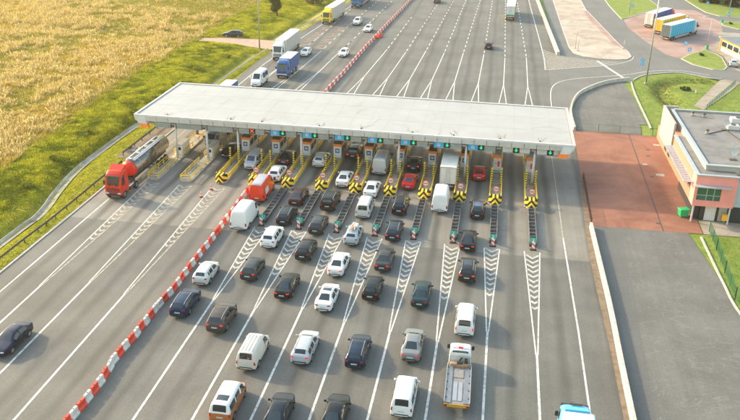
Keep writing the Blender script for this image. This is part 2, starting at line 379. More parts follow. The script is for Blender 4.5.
def ground():
    xs = np.concatenate([np.arange(-270,-80,2.5), np.arange(-80,-56,0.8), np.arange(-56,28,4), np.arange(28,56,0.8), np.arange(56,150.1,4)])
    ys = np.concatenate([np.arange(10,80,4), np.arange(80,230,1.2), np.arange(230,440.1,3)])
    X, Y = np.meshgrid(xs, ys); Z = ground_z(X, Y)
    nx, ny = len(xs), len(ys)
    v = np.stack([X,Y,Z], -1).reshape(-1,3).tolist(); f = []
    for j in range(ny-1):
        for i in range(nx-1):
            a = j*nx+i; f.append((a,a+1,a+nx+1,a+nx))
    x0,x1,y0,y1 = xs[0],xs[-1],ys[0],ys[-1]; B = 1500; zb = -0.06; o = len(v)
    v += [(-B,-B,zb),(B,-B,zb),(B,B,zb),(-B,B,zb),(x0,y0,zb),(x1,y0,zb),(x1,y1,zb),(x0,y1,zb)]
    f += [(o,o+1,o+5,o+4),(o+1,o+2,o+6,o+5),(o+2,o+3,o+7,o+6),(o+3,o,o+4,o+7)]
    me = bpy.data.meshes.new('ground'); me.from_pydata(v, [], f)
    me.materials.append(mat('turf', (0.22,0.215,0.018), 0.95, col2=(0.32,0.285,0.03), scale=0.35, detail=9, bump=0.6, bscale=4))
    me.materials.append(mat('dry_field_soil', (0.30,0.21,0.07), 0.95, col2=(0.42,0.31,0.12), scale=0.3, detail=8))
    me.materials.append(mat('mown_lawn', (0.125,0.19,0.018), 0.95, col2=(0.22,0.255,0.035), scale=0.5, detail=9, bump=0.5, bscale=5))
    cx = np.array([sum(v[i][0] for i in p)/len(p) for p in f]); cy = np.array([sum(v[i][1] for i in p)/len(p) for p in f])
    idx = np.where(cx < field_edge(cy)-1, 1, np.where(cx > 0, 2, 0)).astype(np.int32)
    me.polygons.foreach_set('material_index', idx)
    me.polygons.foreach_set('use_smooth', [True]*len(f))
    return struct(link('ground', me))
ground()

def scatter(name, pts, tints, hgt, wid, nb, m, label, cat, lean=0.5, spread=0.35, inv=False):
    """tufts of upright blades; one blade = one triangle with its own bend"""
    n = len(pts); P = np.repeat(pts, nb, 0); T = np.repeat(tints, nb, 0); k = n*nb
    H = np.repeat(hgt, nb)*rng.uniform(0.6,1.15,k); Wd = np.repeat(wid, nb)*rng.uniform(0.6,1.2,k)
    an = rng.uniform(0,2*np.pi,k); off = rng.uniform(0,1,k)**0.7*spread*np.repeat(wid,nb)*3
    bx = P[:,0]+np.cos(an)*off; by = P[:,1]+np.sin(an)*off
    bz = ground_z(bx, by)-0.03
    fa = rng.uniform(0,2*np.pi,k); ln = rng.uniform(0.1,1,k)*lean*H
    V = np.empty((k,3,3))
    V[:,0] = np.stack([bx-np.cos(fa)*Wd/2, by-np.sin(fa)*Wd/2, bz],1)
    V[:,1] = np.stack([bx+np.cos(fa)*Wd/2, by+np.sin(fa)*Wd/2, bz],1)
    V[:,2] = np.stack([bx+np.cos(an)*ln, by+np.sin(an)*ln, bz+H],1)
    if inv:                                                    # feathery plume: narrow foot, broad head
        V[:,0] = np.stack([bx,by,bz+H*.35],1)
        V[:,1] = np.stack([bx+np.cos(an)*ln-np.cos(fa)*Wd/2, by+np.sin(an)*ln-np.sin(fa)*Wd/2, bz+H*.9],1)
        V[:,2] = np.stack([bx+np.cos(an)*ln+np.cos(fa)*Wd/2, by+np.sin(an)*ln+np.sin(fa)*Wd/2, bz+H],1)
    T = np.clip(T*rng.uniform(0.62,1.35,(k,1)), 0, 1)
    me = bpy.data.meshes.new(name); me.vertices.add(k*3); me.vertices.foreach_set('co', V.reshape(-1))
    me.loops.add(k*3); me.loops.foreach_set('vertex_index', np.arange(k*3, dtype=np.int32))
    me.polygons.add(k); me.polygons.foreach_set('loop_start', np.arange(0,k*3,3,dtype=np.int32)); me.polygons.foreach_set('loop_total', np.full(k,3,dtype=np.int32))
    me.update(); me.validate()
    ca = me.color_attributes.new('tint','FLOAT_COLOR','POINT'); col = np.ones((k*3,4)); col[:,:3] = np.repeat(T,3,0); ca.data.foreach_set('color', col.reshape(-1))
    me.materials.append(m); o = link(name, me); tag(o, label, cat, None, 'stuff'); return o
def in_poly(x, y, pts):
    c = np.zeros(x.shape, bool); n = len(pts)
    for i in range(n):
        x0,y0 = pts[i]; x1,y1 = pts[(i+1)%n]
        cond = ((y0 > y) != (y1 > y)) & (x < (x1-x0)*(y-y0)/(y1-y0+1e-12)+x0); c ^= cond
    return c

# --- road surfaces
road = sheet('motorway', [(-57.2,-40),(-57.2,95),(-57.4,150),(-57.6,193),(-56.9,204),(-55,235),(-53,258),(-49,300),(-38,420),(12,420),(13,306),(15.9,218),(15.4,190),(15.4,-40)], 0.0, ASPH)
sheet('concrete_apron', [(-57.0,97.0),(-57.2,168),(15.0,168),(15.0,97.6)], 0.004, APRON)
sheet('ramp_road', [(12.6,153),(15.9,153),(16.0,166),(18.2,178),(22.1,186),(26.4,191.6),(30.1,193),(35,200.4),(39.5,203.8),(44.6,205.6),(51.4,201.8),(62,193),(120,160),(150,250),(150,420),(14,420),(15,306),(16.2,218),(13,214)], 0.0045, RAMP)
sheet('lower_lot', [(15.5,-20),(15.4,109.3),(28.6,109.6),(29.3,102),(29.95,95),(30.2,87),(33,70),(38,40),(45,-20)], 0.0, LOT)
sheet('lot_edge_strip', [(15.62,-20),(15.6,108.9),(19.4,108.9),(18.6,88),(17.6,65),(16.5,20),(16.2,-20)], 0.0045, LOTD)  # lot surface in a darker tone, band along the concrete barrier
sheet('red_paved_yard', [(15.05,109.1),(15.3,130),(15.75,153.3),(31.7,153.3),(31.3,135),(30.7,114.4),(30.6,109.5)], 0.008, REDPAVE)
sheet('upper_lot', [(16.0,153.35),(16.1,166),(18.4,178),(22.3,186),(26.5,191.4),(29.6,193),(30.3,182),(30.3,160),(28.9,160),(28.4,153.4)], 0.009, TLOT)
sheet('building_forecourt', [(30.7,109.5),(30.9,114.3),(60,114.6),(60,109.7)], 0.006, TANP)
sheet('footpath', [(42.2,176.4),(48,190),(52.6,200.3),(54.3,202.0),(57.2,199.6),(53,191),(43.7,173.7)], 0.02, TANP)
drv = sheet('field_track', [(-80,214),(-72,216.5),(-58.4,215.4),(-57.0,204.6),(-60,205.5),(-70,209),(-80,210)], 0.03, REDPAVE2)
drv.data.materials[0] = mat('track_gravel', (0.38,0.24,0.17), 0.95, col2=(0.48,0.33,0.25), scale=0.8)
beige = [(18.6,330),(18.6,308),(19.1,252),(19.5,228),(20.3,221),(22.9,217.5),(26.5,216.2),(30.3,216),(33.3,217.2),(34.9,220.5),(34.9,226),(33.5,236),(28.8,290),(28.3,330)]
def raised(name, pts, h, m, label=None):
    """paved island with a kerb all round; the top is the paving, the rim is a child"""
    o = sheet(name, pts, h, m)
    path = [Vector((*p,0)) for p in pts]+[Vector((*pts[0],0))]
    mb = MB(); sweep(mb, path, [(-0.14,0.0),(0.14,0.0),(0.14,h+0.015),(-0.14,h+0.015)]); mb.build('kerb', KERB, o); return o
raised('paved_island', beige, 0.13, BEIGE)
sheet('red_island_strip', [(27.9,286),(29.0,288),(31.4,262),(33.4,238),(34.6,227),(32.0,236),(30,254),(28.6,268)], 0.136, REDPAVE2)
sheet('truck_stop_paving', [(39.5,277.5),(54.6,300),(66,300),(70.5,280),(64.5,250),(58.5,236),(55.5,234.2),(47.6,221.5),(44.5,226),(41,246),(39.2,262)], 0.0085, REDPAVE2)
raised('lawn_near_trucks', [(47.7,221.6),(51,227.5),(56,234.4),(58,230),(58.7,226),(57.6,215),(56.0,211.4),(53.4,211.2),(49.5,215.5)], 0.12, bpy.data.materials['mown_lawn'])
raised('lawn_corner', [(37,340),(37.6,300),(38.9,275),(41.5,279),(55,301.5),(53.6,320),(52,340)], 0.12, bpy.data.materials['mown_lawn'])
raised('lawn_beyond_ramp', [(66,345),(67.1,322),(68.2,306),(69.2,296.5),(72.3,290.5),(79,289),(110,285),(120,345)], 0.12, bpy.data.materials['mown_lawn'])
raised('lawn_by_shop', [(69.5,273.5),(70.4,279),(73,281),(90,278),(90,268),(73,268)], 0.12, bpy.data.materials['mown_lawn'])
sheet('shop_forecourt', [(57.2,236.6),(60.2,240.5),(66,262),(90,262),(90,196),(75,196),(60.8,208.5),(58.6,214),(59.6,228)], 0.010, TANP)
sheet('soil_margin', [(14.55,40),(14.6,75),(14.35,90),(14.25,100),(14.5,110),(14.9,128),(15.26,128),(15.1,100),(15.15,40)], 0.012, DIRT)
sheet('verge_soil', [(-61.6,121),(-57.4,121),(-57.4,158),(-60.2,158)], -0.01, DIRT)

# --- painted markings (children of the road they lie on)
ZL = 0.010
def strip(name, p, q, w, m=PAINT, z=ZL, parent=road):
    a = Vector((*p,0)); b = Vector((*q,0)); d = (b-a).normalized(); r = Vector((d.y,-d.x,0))*w/2
    o = MB().add([(*(v.xy),z) for v in (a-r,a+r,b+r,b-r)], [(0,1,2,3)]).build(name, m, parent); return o
chev_cache = {}; CHEV = mat('chevron_paint', (0.30,0.285,0.25), .75, col2=(0.56,0.54,0.48), scale=1.7, lo=.36, hi=.58, detail=8)
def chevron(x, y, hw, m, t=0.47, slope=1.15, parent=road):
    key = (round(hw,2), t)
    if key not in chev_cache:
        h = round(hw,2); a = h*slope
        chev_cache[key] = MB().add([(-h,a,0),(0,0,0),(h,a,0),(h,a+t,0),(0,t,0),(-h,a+t,0)], [(0,1,4,5),(1,2,3,4)]).mesh('chevron')
        chev_cache[key].materials.append(m)
    o = link('chevron', chev_cache[key], parent, m); o.location = (x,y,ZL); return o
DIV = [6.85-5.25*k for k in range(12)]
merge = [74.5,78,75,76,77,79,78,79,None,78,80,78]
for k, x in enumerate(DIV):
    if k == 8: continue
    left = k > 8
    m = PAINT_OLD if left else PAINT
    ym = merge[k]; y1 = 111.5 if left else 99.0
    strip('lane_line', (x,-30), (x,ym), 0.24, PAINT)
    for s in (-1,1): strip('lane_line', (x+s*0.10,ym), (x+s*1.02,y1), 0.16, PAINT if s < 0 or not left else PAINT_OLD, ZL+0.002)
    y = ym+(y1-ym)*0.38
    while y < y1-0.9:
        hw = 0.10+0.92*(y-ym)/(y1-ym)-0.10
        chevron(x, y, hw, CHEV if not left else PAINT_OLD); y += 1.3
strip('edge_line', (11.78,-30), (11.5,80), 0.2); strip('edge_line', (11.5,80), (11.15,104), 0.2); strip('edge_line', (11.15,104), (10.9,168), 0.18, PAINT_OLD)
strip('edge_line', (-54.7,-30), (-54.7,104), 0.2); strip('edge_line', (-54.7,104), (-55.6,150), 0.2, PAINT_OLD)
strip('edge_line', (-55.6,150), (-55.3,190), 0.2); strip('edge_line', (-55.3,190), (-53.4,224.3), 0.2); strip('edge_line', (-53.4,224.3), (-51.4,250), 0.2); strip('edge_line', (-51.4,250), (-45,330), 0.2)
FAR = {'a': [(-30.3,170),(-28.5,213),(-27.3,261),(-26.5,300)], 'b': [(-24.7,170),(-23.3,211),(-21.4,288),(-20.6,330)], 'c': [(-19.5,170),(-18.3,214),(-16.4,297)],
       'd': [(-14.4,170),(-13.4,213),(-12.2,298)], 'e': [(-9,170),(-8.5,214),(-7.2,300)], 'f': [(-3.6,170),(-3.15,214),(-2.9,301)], 'g': [(2.2,170),(2.3,211),(1.7,300)], 'h': [(7.6,170),(7.75,213),(5.7,304)]}
def along(pts, t):
    ys = [p[1] for p in pts]; return float(np.interp(t, ys, [p[0] for p in pts]))
for key, pts in FAR.items():
    for s in (-1,1): strip('lane_line', (pts[0][0]+s*0.9,166), (along(pts,183)+s*0.06,183), 0.2, PAINT, ZL+0.002)
    strip('lane_line', (pts[0][0]-0.8,168.6), (pts[0][0]+0.8,168.6), 0.5, PAINT_OLD, ZL+0.004)
    strip('lane_line', (along(pts,183),183), pts[1], 0.2)
    y = pts[1][1]+1.5
    while y < 300 and (key != 'a' or y < 262):
        strip('lane_dash', (along(pts,y),y), (along(pts,y+2.6),y+2.6), 0.22); y += 5.4
for pts, y0 in (([(-46.6,168),(-45.7,187),(-44.9,207),(-44.0,244),(-42.3,289)],208), ([(-41.3,168),(-40.4,199),(-39.4,222),(-37.4,291)],211), ([(-51.4,168),(-50.4,200),(-49.3,222),(-48.5,268)],208)):
    for i in range(len(pts)-1):
        if pts[i+1][1] <= y0+16 and pts[i][1] < y0-5: strip('lane_line', pts[i], pts[i+1], 0.2)
    x = pts[0][0]; strip('lane_line', (x-1.5,164), (along(pts,186)-0.05,186), 0.18, PAINT, ZL+0.002)
    y = y0+2
    while y < 300: strip('lane_dash', (along(pts,y),y), (along(pts,y+2.6),y+2.6), 0.22); y += 5.6
for r in range(2):                                                   # faded orange zigzags left from roadworks
    for i in range(13):
        y = 204+i*4.1; x = (-51.0, -46.4)[r]+(y-204)*0.035
        strip('orange_mark', (x-1.1,y), (x+1.2,y+1.5), 0.35, PAINT_OR)
        if i % 2: strip('orange_mark', (x-0.9,y+2.9), (x+1.2,y+1.7), 0.3, PAINT_OR, ZL+0.002)
# ramp markings
def clip(poly, a, b, c):
    """keep a*x+b*y<=c"""
    out = []
    for i in range(len(poly)):
        p, q = poly[i], poly[(i+1)%len(poly)]; dp = a*p[0]+b*p[1]-c; dq = a*q[0]+b*q[1]-c
        if dp <= 0: out.append(p)
        if dp*dq < 0: t = dp/(dp-dq); out.append((p[0]+t*(q[0]-p[0]), p[1]+t*(q[1]-p[1])))
    return out
ramp = bpy.data.objects['ramp_road']
tri1 = [(12.1,224),(12.1,200.6),(17,203.6),(18,216.5),(16.2,218)]; tri2 = [(17,203.6),(25.8,208.4),(32,214.5),(26,213.6),(18,216.3)]
for tri in (tri1, tri2):
    for i in range(60):
        t = 195+i*1.3
        pl = clip(clip(tri, 0.55,0.84, t*0.84+12), -0.55,-0.84, -(t*0.84+12-0.42))
        if len(pl) > 2: sheet('hatch_stripe', pl, 0.0125, PAINT_OLD, ramp)
def curve_line(pts, w, m=PAINT, z=0.0135, name='edge_line', parent=ramp):
    p = smooth_path(pts, 1.2); v, f = ribbon(p, w); return MB().add([(q.x,q.y,z) for q in v], f).build(name, m, parent)
curve_line([(9.9,330),(9.9,305),(12.05,223),(12.1,200.6)], 0.22, parent=road)
curve_line([(12.1,200.6),(17,203.4),(25.8,208.2),(31,212.3),(34.3,216.6),(35.6,221)], 0.2)
curve_line([(12.3,166),(12.4,176),(13,184),(14.8,189.5),(18.5,193.5),(24,196.6),(31,200.5),(38,206),(45,208.3),(51.5,205)], 0.2)
strip('stop_line', (25.6,213.8), (31.2,193.6), 0.7, PAINT, 0.0138, ramp)

# --- kerbs, concrete walls, channel
def run(name, pts, prof, m, label, cat, piece=None, step=4.0, pname='wall_segment'):
    """a wall built of cast segments laid end to end"""
    t = thing(name, label, cat, (pts[0][0],pts[0][1],0)); off = Vector((pts[0][0],pts[0][1],0))
    p = smooth_path(pts, 1.0); per = max(1, int(step))
    i = 0
    while i < len(p)-1:
        j = min(i+per, len(p)-1); seg = [q-off for q in p[i:j+1]]
        d = (seg[-1]-seg[-2]).normalized(); seg[-1] = seg[-1]-d*0.02
        mb = MB(); sweep(mb, seg, prof); mb.build(pname, m, t); i = j
    return t
JERSEY = [(-0.32,0.0),(0.32,0.0),(0.32,0.12),(0.16,0.35),(0.11,0.95),(-0.11,0.95),(-0.16,0.35),(-0.32,0.12)]
WIDEW = [(-0.22,0),(0.22,0),(0.17,0.8),(-0.17,0.8)]
run('concrete_barrier', [(15.33,30),(15.36,70),(15.45,85),(15.3,100),(15.2,108.6)], WIDEW, CONCW, 'long straight whitewashed concrete barrier between the motorway and the lower lot', 'barrier', step=6)
run('concrete_barrier', [(15.9,153.2),(16.0,166),(18.2,178),(22.1,186),(26.4,191.6),(31.2,195)], WIDEW, CONCW, 'curved pale concrete barrier round the upper lot beside the toll roof', 'barrier', step=5)
run('concrete_barrier', [(12.4,335),(12.9,306),(14.4,262),(16.0,217.6)], [(-0.42,0),(0.42,0),(0.36,0.9),(-0.36,0.9)], CONCW, 'pale concrete median wall beside the beige paved island', 'barrier', step=5)
run('kerb_line', [(31.6,194.6),(31.0,182.6),(30.75,160),(30.6,158)], [(-0.15,-0.05),(0.15,-0.05),(0.15,0.12),(-0.15,0.12)], KERB, 'pale kerb between the upper lot and the lawn', 'kerb', step=3, pname='kerb_stone')
run('kerb_line', [(30.1,108.4),(30.05,95.2),(30.35,87),(33.2,70),(37,45)], [(-0.13,-0.05),(0.13,-0.05),(0.13,0.12),(-0.13,0.12)], KERB, 'pale kerb along the lawn on the right of the lower lot', 'kerb', step=3, pname='kerb_stone')
run('kerb_line', [(32.2,195.6),(35,200.5),(39.5,203.9),(44.6,205.8),(51.4,201.9),(53.8,202.6)], [(-0.12,-0.05),(0.12,-0.05),(0.12,0.13),(-0.12,0.13)], KERB, 'curved kerb between the ramp road and the lawn with the ditch', 'kerb', step=3, pname='kerb_stone')
run('kerb_line', [(-57.3,40),(-57.3,93),(-57.5,120),(-57.6,160)], [(-0.12,-0.06),(0.12,-0.06),(0.12,0.11),(-0.12,0.11)], KERB, 'low kerb on the left edge of the motorway', 'kerb', step=4, pname='kerb_stone')
# concrete drain lying in the left ditch
tch = thing('drain_channel', 'pale concrete drain channel winding through the grass on the left', 'drain', (-62.6,86,0))
pth = [q for q in smooth_path(DITCH_L, 1.0) if 86 < q.y < 172]
for i in range(0, len(pth)-2, 2):
    seg = []
    for q in pth[i:i+3]:
        seg.append(Vector((q.x+62.6, q.y-86, 0)))
    zz = float(ground_z(np.array([pth[i].x]), np.array([pth[i].y]))[0])
    prof = [(-0.62,0.42),(-0.32,0.08),(0.32,0.08),(0.62,0.42),(0.72,0.40),(0.38,-0.1),(-0.38,-0.1),(-0.72,0.40)]
    d = (seg[-1]-seg[-2]).normalized(); seg[-1] = seg[-1]-d*0.05
    mb = MB(); sweep(mb, seg, [(u, w+zz) for u,w in prof]); mb.build('channel_slab', CONC, tch)
tw = MB().bbox(-1.1,1.1,-0.9,0.9,-0.2,0.42,0.08).build('manhole_base', CONC, None)
tw.location = (-59.9,124.6,0.0); tag(tw, 'square concrete manhole on the verge behind the tanker truck', 'manhole'); 
MB().box(-0.6,0.6,-0.5,0.5,0.42,0.5).build('cover', STEELD, tw)

# --- guard rails and fences
def guardrail(pts, label, z=0.0, dark=True, post=3.0):
    t = thing('guard_rail', label, 'guard rail', (pts[0][0],pts[0][1],z)); o = Vector((pts[0][0],pts[0][1],0))
    p = [q-o for q in smooth_path(pts, post)]; m = STEELD if dark else STEEL
    mb = MB(); sweep(mb, p, [(0.0,0.45),(0.06,0.5),(0.0,0.6),(0.06,0.7),(0.0,0.75),(-0.05,0.75),(-0.05,0.45)]); mb.build('rail', m, t)
    pm = MB().box(-0.14,-0.04,-0.06,0.06,-0.2,0.72).mesh('post', m)
    for q in p: c = link('post', pm, t); c.location = q
    return t
guardrail([(-58.9,30),(-58.8,82),(-58.6,96),(-58.8,108),(-58.9,118)], 'dark weathered guard rail beside the oncoming lanes at lower left')
guardrail([(-60.5,122),(-60.6,140),(-60.6,158)], 'short dark guard rail on bare soil left of the toll roof')
guardrail([(-60.4,160),(-58.9,193),(-58.3,204)], 'grey guard rail on the left verge just beyond the toll roof', dark=False)
guardrail([(-57.7,216),(-56.3,236),(-54.6,254),(-51,300),(-48,330)], 'grey guard rail on the far left verge beyond the field track', dark=False)
def fence(pts, h, label, m=GREENF, post=2.5, bars=0.16, rails=(0.1,0.95), t_=0.018):
    t = thing('fence', label, 'fence', (pts[0][0],pts[0][1],0)); o = Vector((pts[0][0],pts[0][1],0))
    P = [Vector((*p,0))-o for p in pts]
    for a, b in zip(P[:-1], P[1:]):
        n = max(1, int((b-a).length/post))
        for i in range(n+1): q = a.lerp(b,i/n); MB().box(q.x-.04,q.x+.04,q.y-.04,q.y+.04,-0.1,h+0.05).build('post', m, t)
        for i in range(n):
            mb = MB(); s = a.lerp(b,(i+.03)/n); e = a.lerp(b,(i+.97)/n)
            for r in rails: mb.bar(s+Vector((0,0,r*h)), e+Vector((0,0,r*h)), 0.03)
            k = int((e-s).length/bars)
            for j in range(k+1): q = s.lerp(e,j/k); mb.box(q.x-t_/2,q.x+t_/2,q.y-t_/2,q.y+t_/2,0.06*h,h)
            mb.build('panel', m, t)
    return t
fence([(31.6,110.6),(31.3,104.6),(30.9,98),(30.5,91),(31.5,82),(33.4,73)], 1.6, 'green wire fence crossing the lawn below the pink building')
fence([(44.3,174.4),(55.4,197.4)], 1.1, 'dark green railing beside the footpath behind the building', post=2.0, bars=0.3, t_=0.03)
fence([(16.4,153.4),(28.2,153.6)], 1.5, 'thin green mesh fence between the red yard and the upper lot', post=3.9, bars=0.25, t_=0.012)
fence([(30.2,153.2),(31.8,153.2),(32.4,156.5)], 1.6, 'short green fence corner beside the white wall of the building', post=1.2)
fence([(15.35,109.4),(15.6,128)], 1.1, 'dark steel railing between the toll lanes and the red yard', m=STEELD, post=2.5, bars=0.25, t_=0.05)
for (x,y,a,b,l) in ((24.95,112,0.25,0.25,'small drain grate near the lower edge of the red yard'),(28.36,132.2,0.7,0.55,'largest pale manhole plate in the red yard near the building'),(30.2,148,0.6,0.45,'pale manhole plate at the far corner of the red yard'),
                    (26.6,137,0.4,0.3,'small round pale cover in the middle of the red yard'),(26.9,131.1,0.25,0.25,'tiny dark grate near the pale plate in the red yard'),(28.2,144.8,0.3,0.25,'dark grate near the far end of the red yard'),(27.8,141.5,0.28,0.24,'dark grate between the far grate and the pale round cover')):
    pl = sheet('drain_cover', [(-a,-b),(a,-b),(a,b),(-a,b)], 0, CONC if a > .35 else STEELD); pl.location = (x,y,0.014); del pl['kind']; tag(pl, l, 'drain cover')
    MB().prism([(-a-.06,-b-.06),(a+.06,-b-.06),(a+.06,b+.06),(-a-.06,b+.06)], -0.005, -0.001, 'z').build('frame', STEELD, pl)
jn = MB().add([(25.15,109.3,0.0125),(25.33,109.3,0.0125),(26.05,153,0.0125),(25.87,153,0.0125)], [(0,1,2,3)]).build('slot_drain', STEELD, bpy.data.objects['red_paved_yard'])

# --- grass and reeds
def pick(n, x0, x1, y0, y1): return rng.uniform(x0,x1,n), rng.uniform(y0,y1,n)
def c3(*c): return np.array(c)
# dry reed field
x, y = pick(560000, -250, -70, 92, 345)
keep = (x < field_edge(y)-0.6-1.5*vnoise(x,y,4,31)) & (x > -0.69*y-14) & (rng.random(len(x)) < np.clip(1.25-0.0030*y, 0.3, 1))
x, y = x[keep], y[keep]
n1 = fnoise(x,y,9,11); n2 = fnoise(x+0.4*y,y,5,17); n3 = fnoise(x,y*0.6,22,23)
gold = c3(0.54,0.40,0.075); beige_ = c3(0.63,0.495,0.19); green = c3(0.25,0.255,0.025); ylw = c3(0.42,0.35,0.035)
n2 = 0.45*n2+0.55*fnoise(x,y*1.3,2.6,19); t = np.clip((n2-0.40)/0.2,0,1)[:,None]; col = gold*(1-t)+beige_*t
gm = np.clip((n3-0.44)/0.14,0,1)*np.clip((0.58-n2)/0.12,0,1); gm = np.maximum(gm, np.clip((y+0.35*x-208)/14,0,1)*np.clip((0.75-n2)/0.1,0,1))
gm = np.maximum(gm, np.clip(1-(field_edge(y)-x)/7,0,1)*np.clip((n1-0.35)/0.2,0,1))[:,None]
col = col*(1-gm)+(green*0.55+ylw*0.45)*gm
hh = (0.55+0.5*np.clip((n2-0.3)*2,0,1))*(1-0.4*gm[:,0])*rng.uniform(0.7,1.2,len(x))
print('reeds', len(x))
scatter('reed_field', np.stack([x,y],1), col, hh, np.full(len(x),0.17), 4, BLADE, 'golden dry reed field filling the upper left', 'reeds', lean=0.55)
sel = (n2 > 0.42) & (rng.random(len(x)) < 0.33) & (gm[:,0] < 0.5)
scatter('reed_plumes', np.stack([x[sel],y[sel]],1), np.tile(c3(0.60,0.475,0.20),(sel.sum(),1)), hh[sel]*1.35, np.full(sel.sum(),0.19), 3, BLADE, 'pale feathery reed plumes over the golden field', 'reeds', lean=0.5, inv=True)
# green verge: rank weeds on the bank, shorter grass by the road
x, y = pick(300000, -84, -57.6, 70, 330)
dl = np.minimum(poly_dist(x,y,DITCH_L), poly_dist(x,y,DITCH_L2))
inside = (x > field_edge(y)-2.5) & (dl > 0.75) & (x < np.interp(y,[70,150,193,235,258,300,420],[-57.9,-57.9,-58.0,-55.5,-53.5,-49.5,-39]))
inside &= ~in_poly(x,y,[(-80,214),(-72,216.5),(-58.4,215.4),(-57.0,204.6),(-60,205.5),(-70,209),(-80,210)]) & ~in_poly(x,y,[(-61.4,121),(-57.4,121),(-57.4,158),(-60.1,158)])
x, y, dl = x[inside], y[inside], dl[inside]
n1 = 0.5*fnoise(x,y,4.5,41)+0.5*fnoise(x,y,1.8,43); n2 = fnoise(x,y,12,47); bank = np.clip((-65-x)/3,0,1)
g1 = c3(0.26,0.29,0.014); g2 = c3(0.44,0.42,0.03); g3 = c3(0.17,0.20,0.012)
t = np.clip((n1-0.32)/0.35,0,1)[:,None]; col = g1*(1-t)+g2*t
t = (np.clip((0.5-n1)/0.15,0,1)*np.clip((n2-0.3)/0.2,0,1)*np.clip(bank+0.25,0,1))[:,None]; col = col*(1-t)+g3*t
col = col*np.clip(0.8+0.42*vnoise(x,y,0.9,71),0,2)[:,None]*np.where(rng.random(len(x))<.22,1.4,.95)[:,None]; hh = (0.15+bank*(0.08+0.34*np.clip((n1-0.36)*3.2,0,1)))*rng.uniform(0.7,1.2,len(x))
print('verge', len(x))
scatter('verge_grass', np.stack([x,y],1), col, hh, 0.11+0.05*bank, 4, BLADE, 'rank green grass and weeds on the left verge', 'grass', lean=0.8)
# mown lawn on the right
x, y = pick(70000, 27, 75, 70, 205)
ok = in_poly(x,y,[(31.2,193.5),(35,199.8),(39.5,203.2),(44.6,205),(51.4,201),(54,201.5),(62,192.4),(75,185),(75,144),(45,144),(32.5,153),(31.3,158),(31.2,182)]) | in_poly(x,y,[(29.2,108.6),(30.3,95),(30.6,87),(33.4,70),(60,70),(60,109.2),(30.2,109.2)])
ok &= ~in_poly(x,y,[(42.0,176.4),(48,190),(52.6,200.3),(54.3,202.3),(57.5,199.6),(53,191),(43.9,173.5)])
x, y = x[ok], y[ok]; n1 = fnoise(x,y,5,61); dr = np.clip(1.5-poly_dist(x,y,DITCH_R)/2.0,0,1)
t = np.clip((n1-0.3)/0.4,0,1)[:,None]; col = c3(0.15,0.235,0.02)*(1-t)+c3(0.27,0.30,0.035)*t
t = (dr*0.85)[:,None]; col = col*(1-t)+c3(0.17,0.125,0.045)*t
scatter('lawn_grass', np.stack([x,y],1), col, 0.09+0.25*dr*rng.random(len(x)), np.full(len(x),0.12), 4, BLADE, 'short mown lawn grass around the pink building', 'grass', lean=1.0)

# ================================================================ TOLL PLAZA
IX = [6.97-5.31*k for k in range(12)]
X0, X1, Y0, Y1, ZT = -57.8, 13.1, 121.5, 142.0, 7.6
SEAM = mat('roof_seam', (0.335,0.333,0.32), .7, var=.06); STAIN2 = mat('water_stain', (0.28,0.262,0.235), .8, col2=(0.355,0.352,0.34), scale=1.2, lo=.3, hi=.55)
can = thing('toll_canopy', 'long white flat toll plaza roof spanning all the lanes', 'canopy', (-22.3,131.7,0))
cx, cy = -22.3, 131.7
def cm(mb, name, m, parent=can, smooth=False):
    mb.v = [(v[0]-cx, v[1]-cy, v[2]) for v in mb.v] if parent is can else mb.v
    return mb.build(name, m, parent, smooth)
# roof skin, slightly dished towards the drains
mb = MB(); nx, ny = 48, 12
vs = []
for j in range(ny+1):
    for i in range(nx+1):
        x = X0+0.35+(X1-X0-0.7)*i/nx; y = Y0+0.35+(Y1-Y0-0.7)*j/ny
        z = 7.44
        vs.append((x,y,z))
mb.add(vs, [(j*(nx+1)+i, j*(nx+1)+i+1, (j+1)*(nx+1)+i+1, (j+1)*(nx+1)+i) for j in range(ny) for i in range(nx)])
skin = cm(mb, 'roof_skin', ROOFW, smooth=True)
cm(MB().box(X0+1.2,X1-1.2,Y0+.5,Y1-.5,6.5,7.28), 'roof_slab', STEELD)
for (a,b,c,d) in ((X0,X1,Y0,Y0+0.32),(X0,X1,Y1-0.32,Y1),(X0,X0+0.32,Y0+0.32,Y1-0.32),(X1-0.32,X1,Y0+0.32,Y1-0.32)):
    cm(MB().box(a,b,c,d,7.3,ZT), 'roof_rim', WHITE)
npan = 37; pw = (X1-X0)/npan
for i in range(npan):                                    # front fascia, panel by panel, leaning inwards
    a = X0+i*pw+0.035; b = X0+(i+1)*pw-0.035
    cm(MB().add([(a,Y0+.02,7.29),(b,Y0+.02,7.29),(b,Y0+.3,6.46),(a,Y0+.3,6.46),(a,Y0+.2,7.29),(b,Y0+.2,7.29),(b,Y0+.45,6.46),(a,Y0+.45,6.46)],
        [(0,3,2,1),(4,5,6,7),(0,1,5,4),(1,2,6,5),(2,3,7,6),(3,0,4,7)]), 'fascia_panel', FASC)
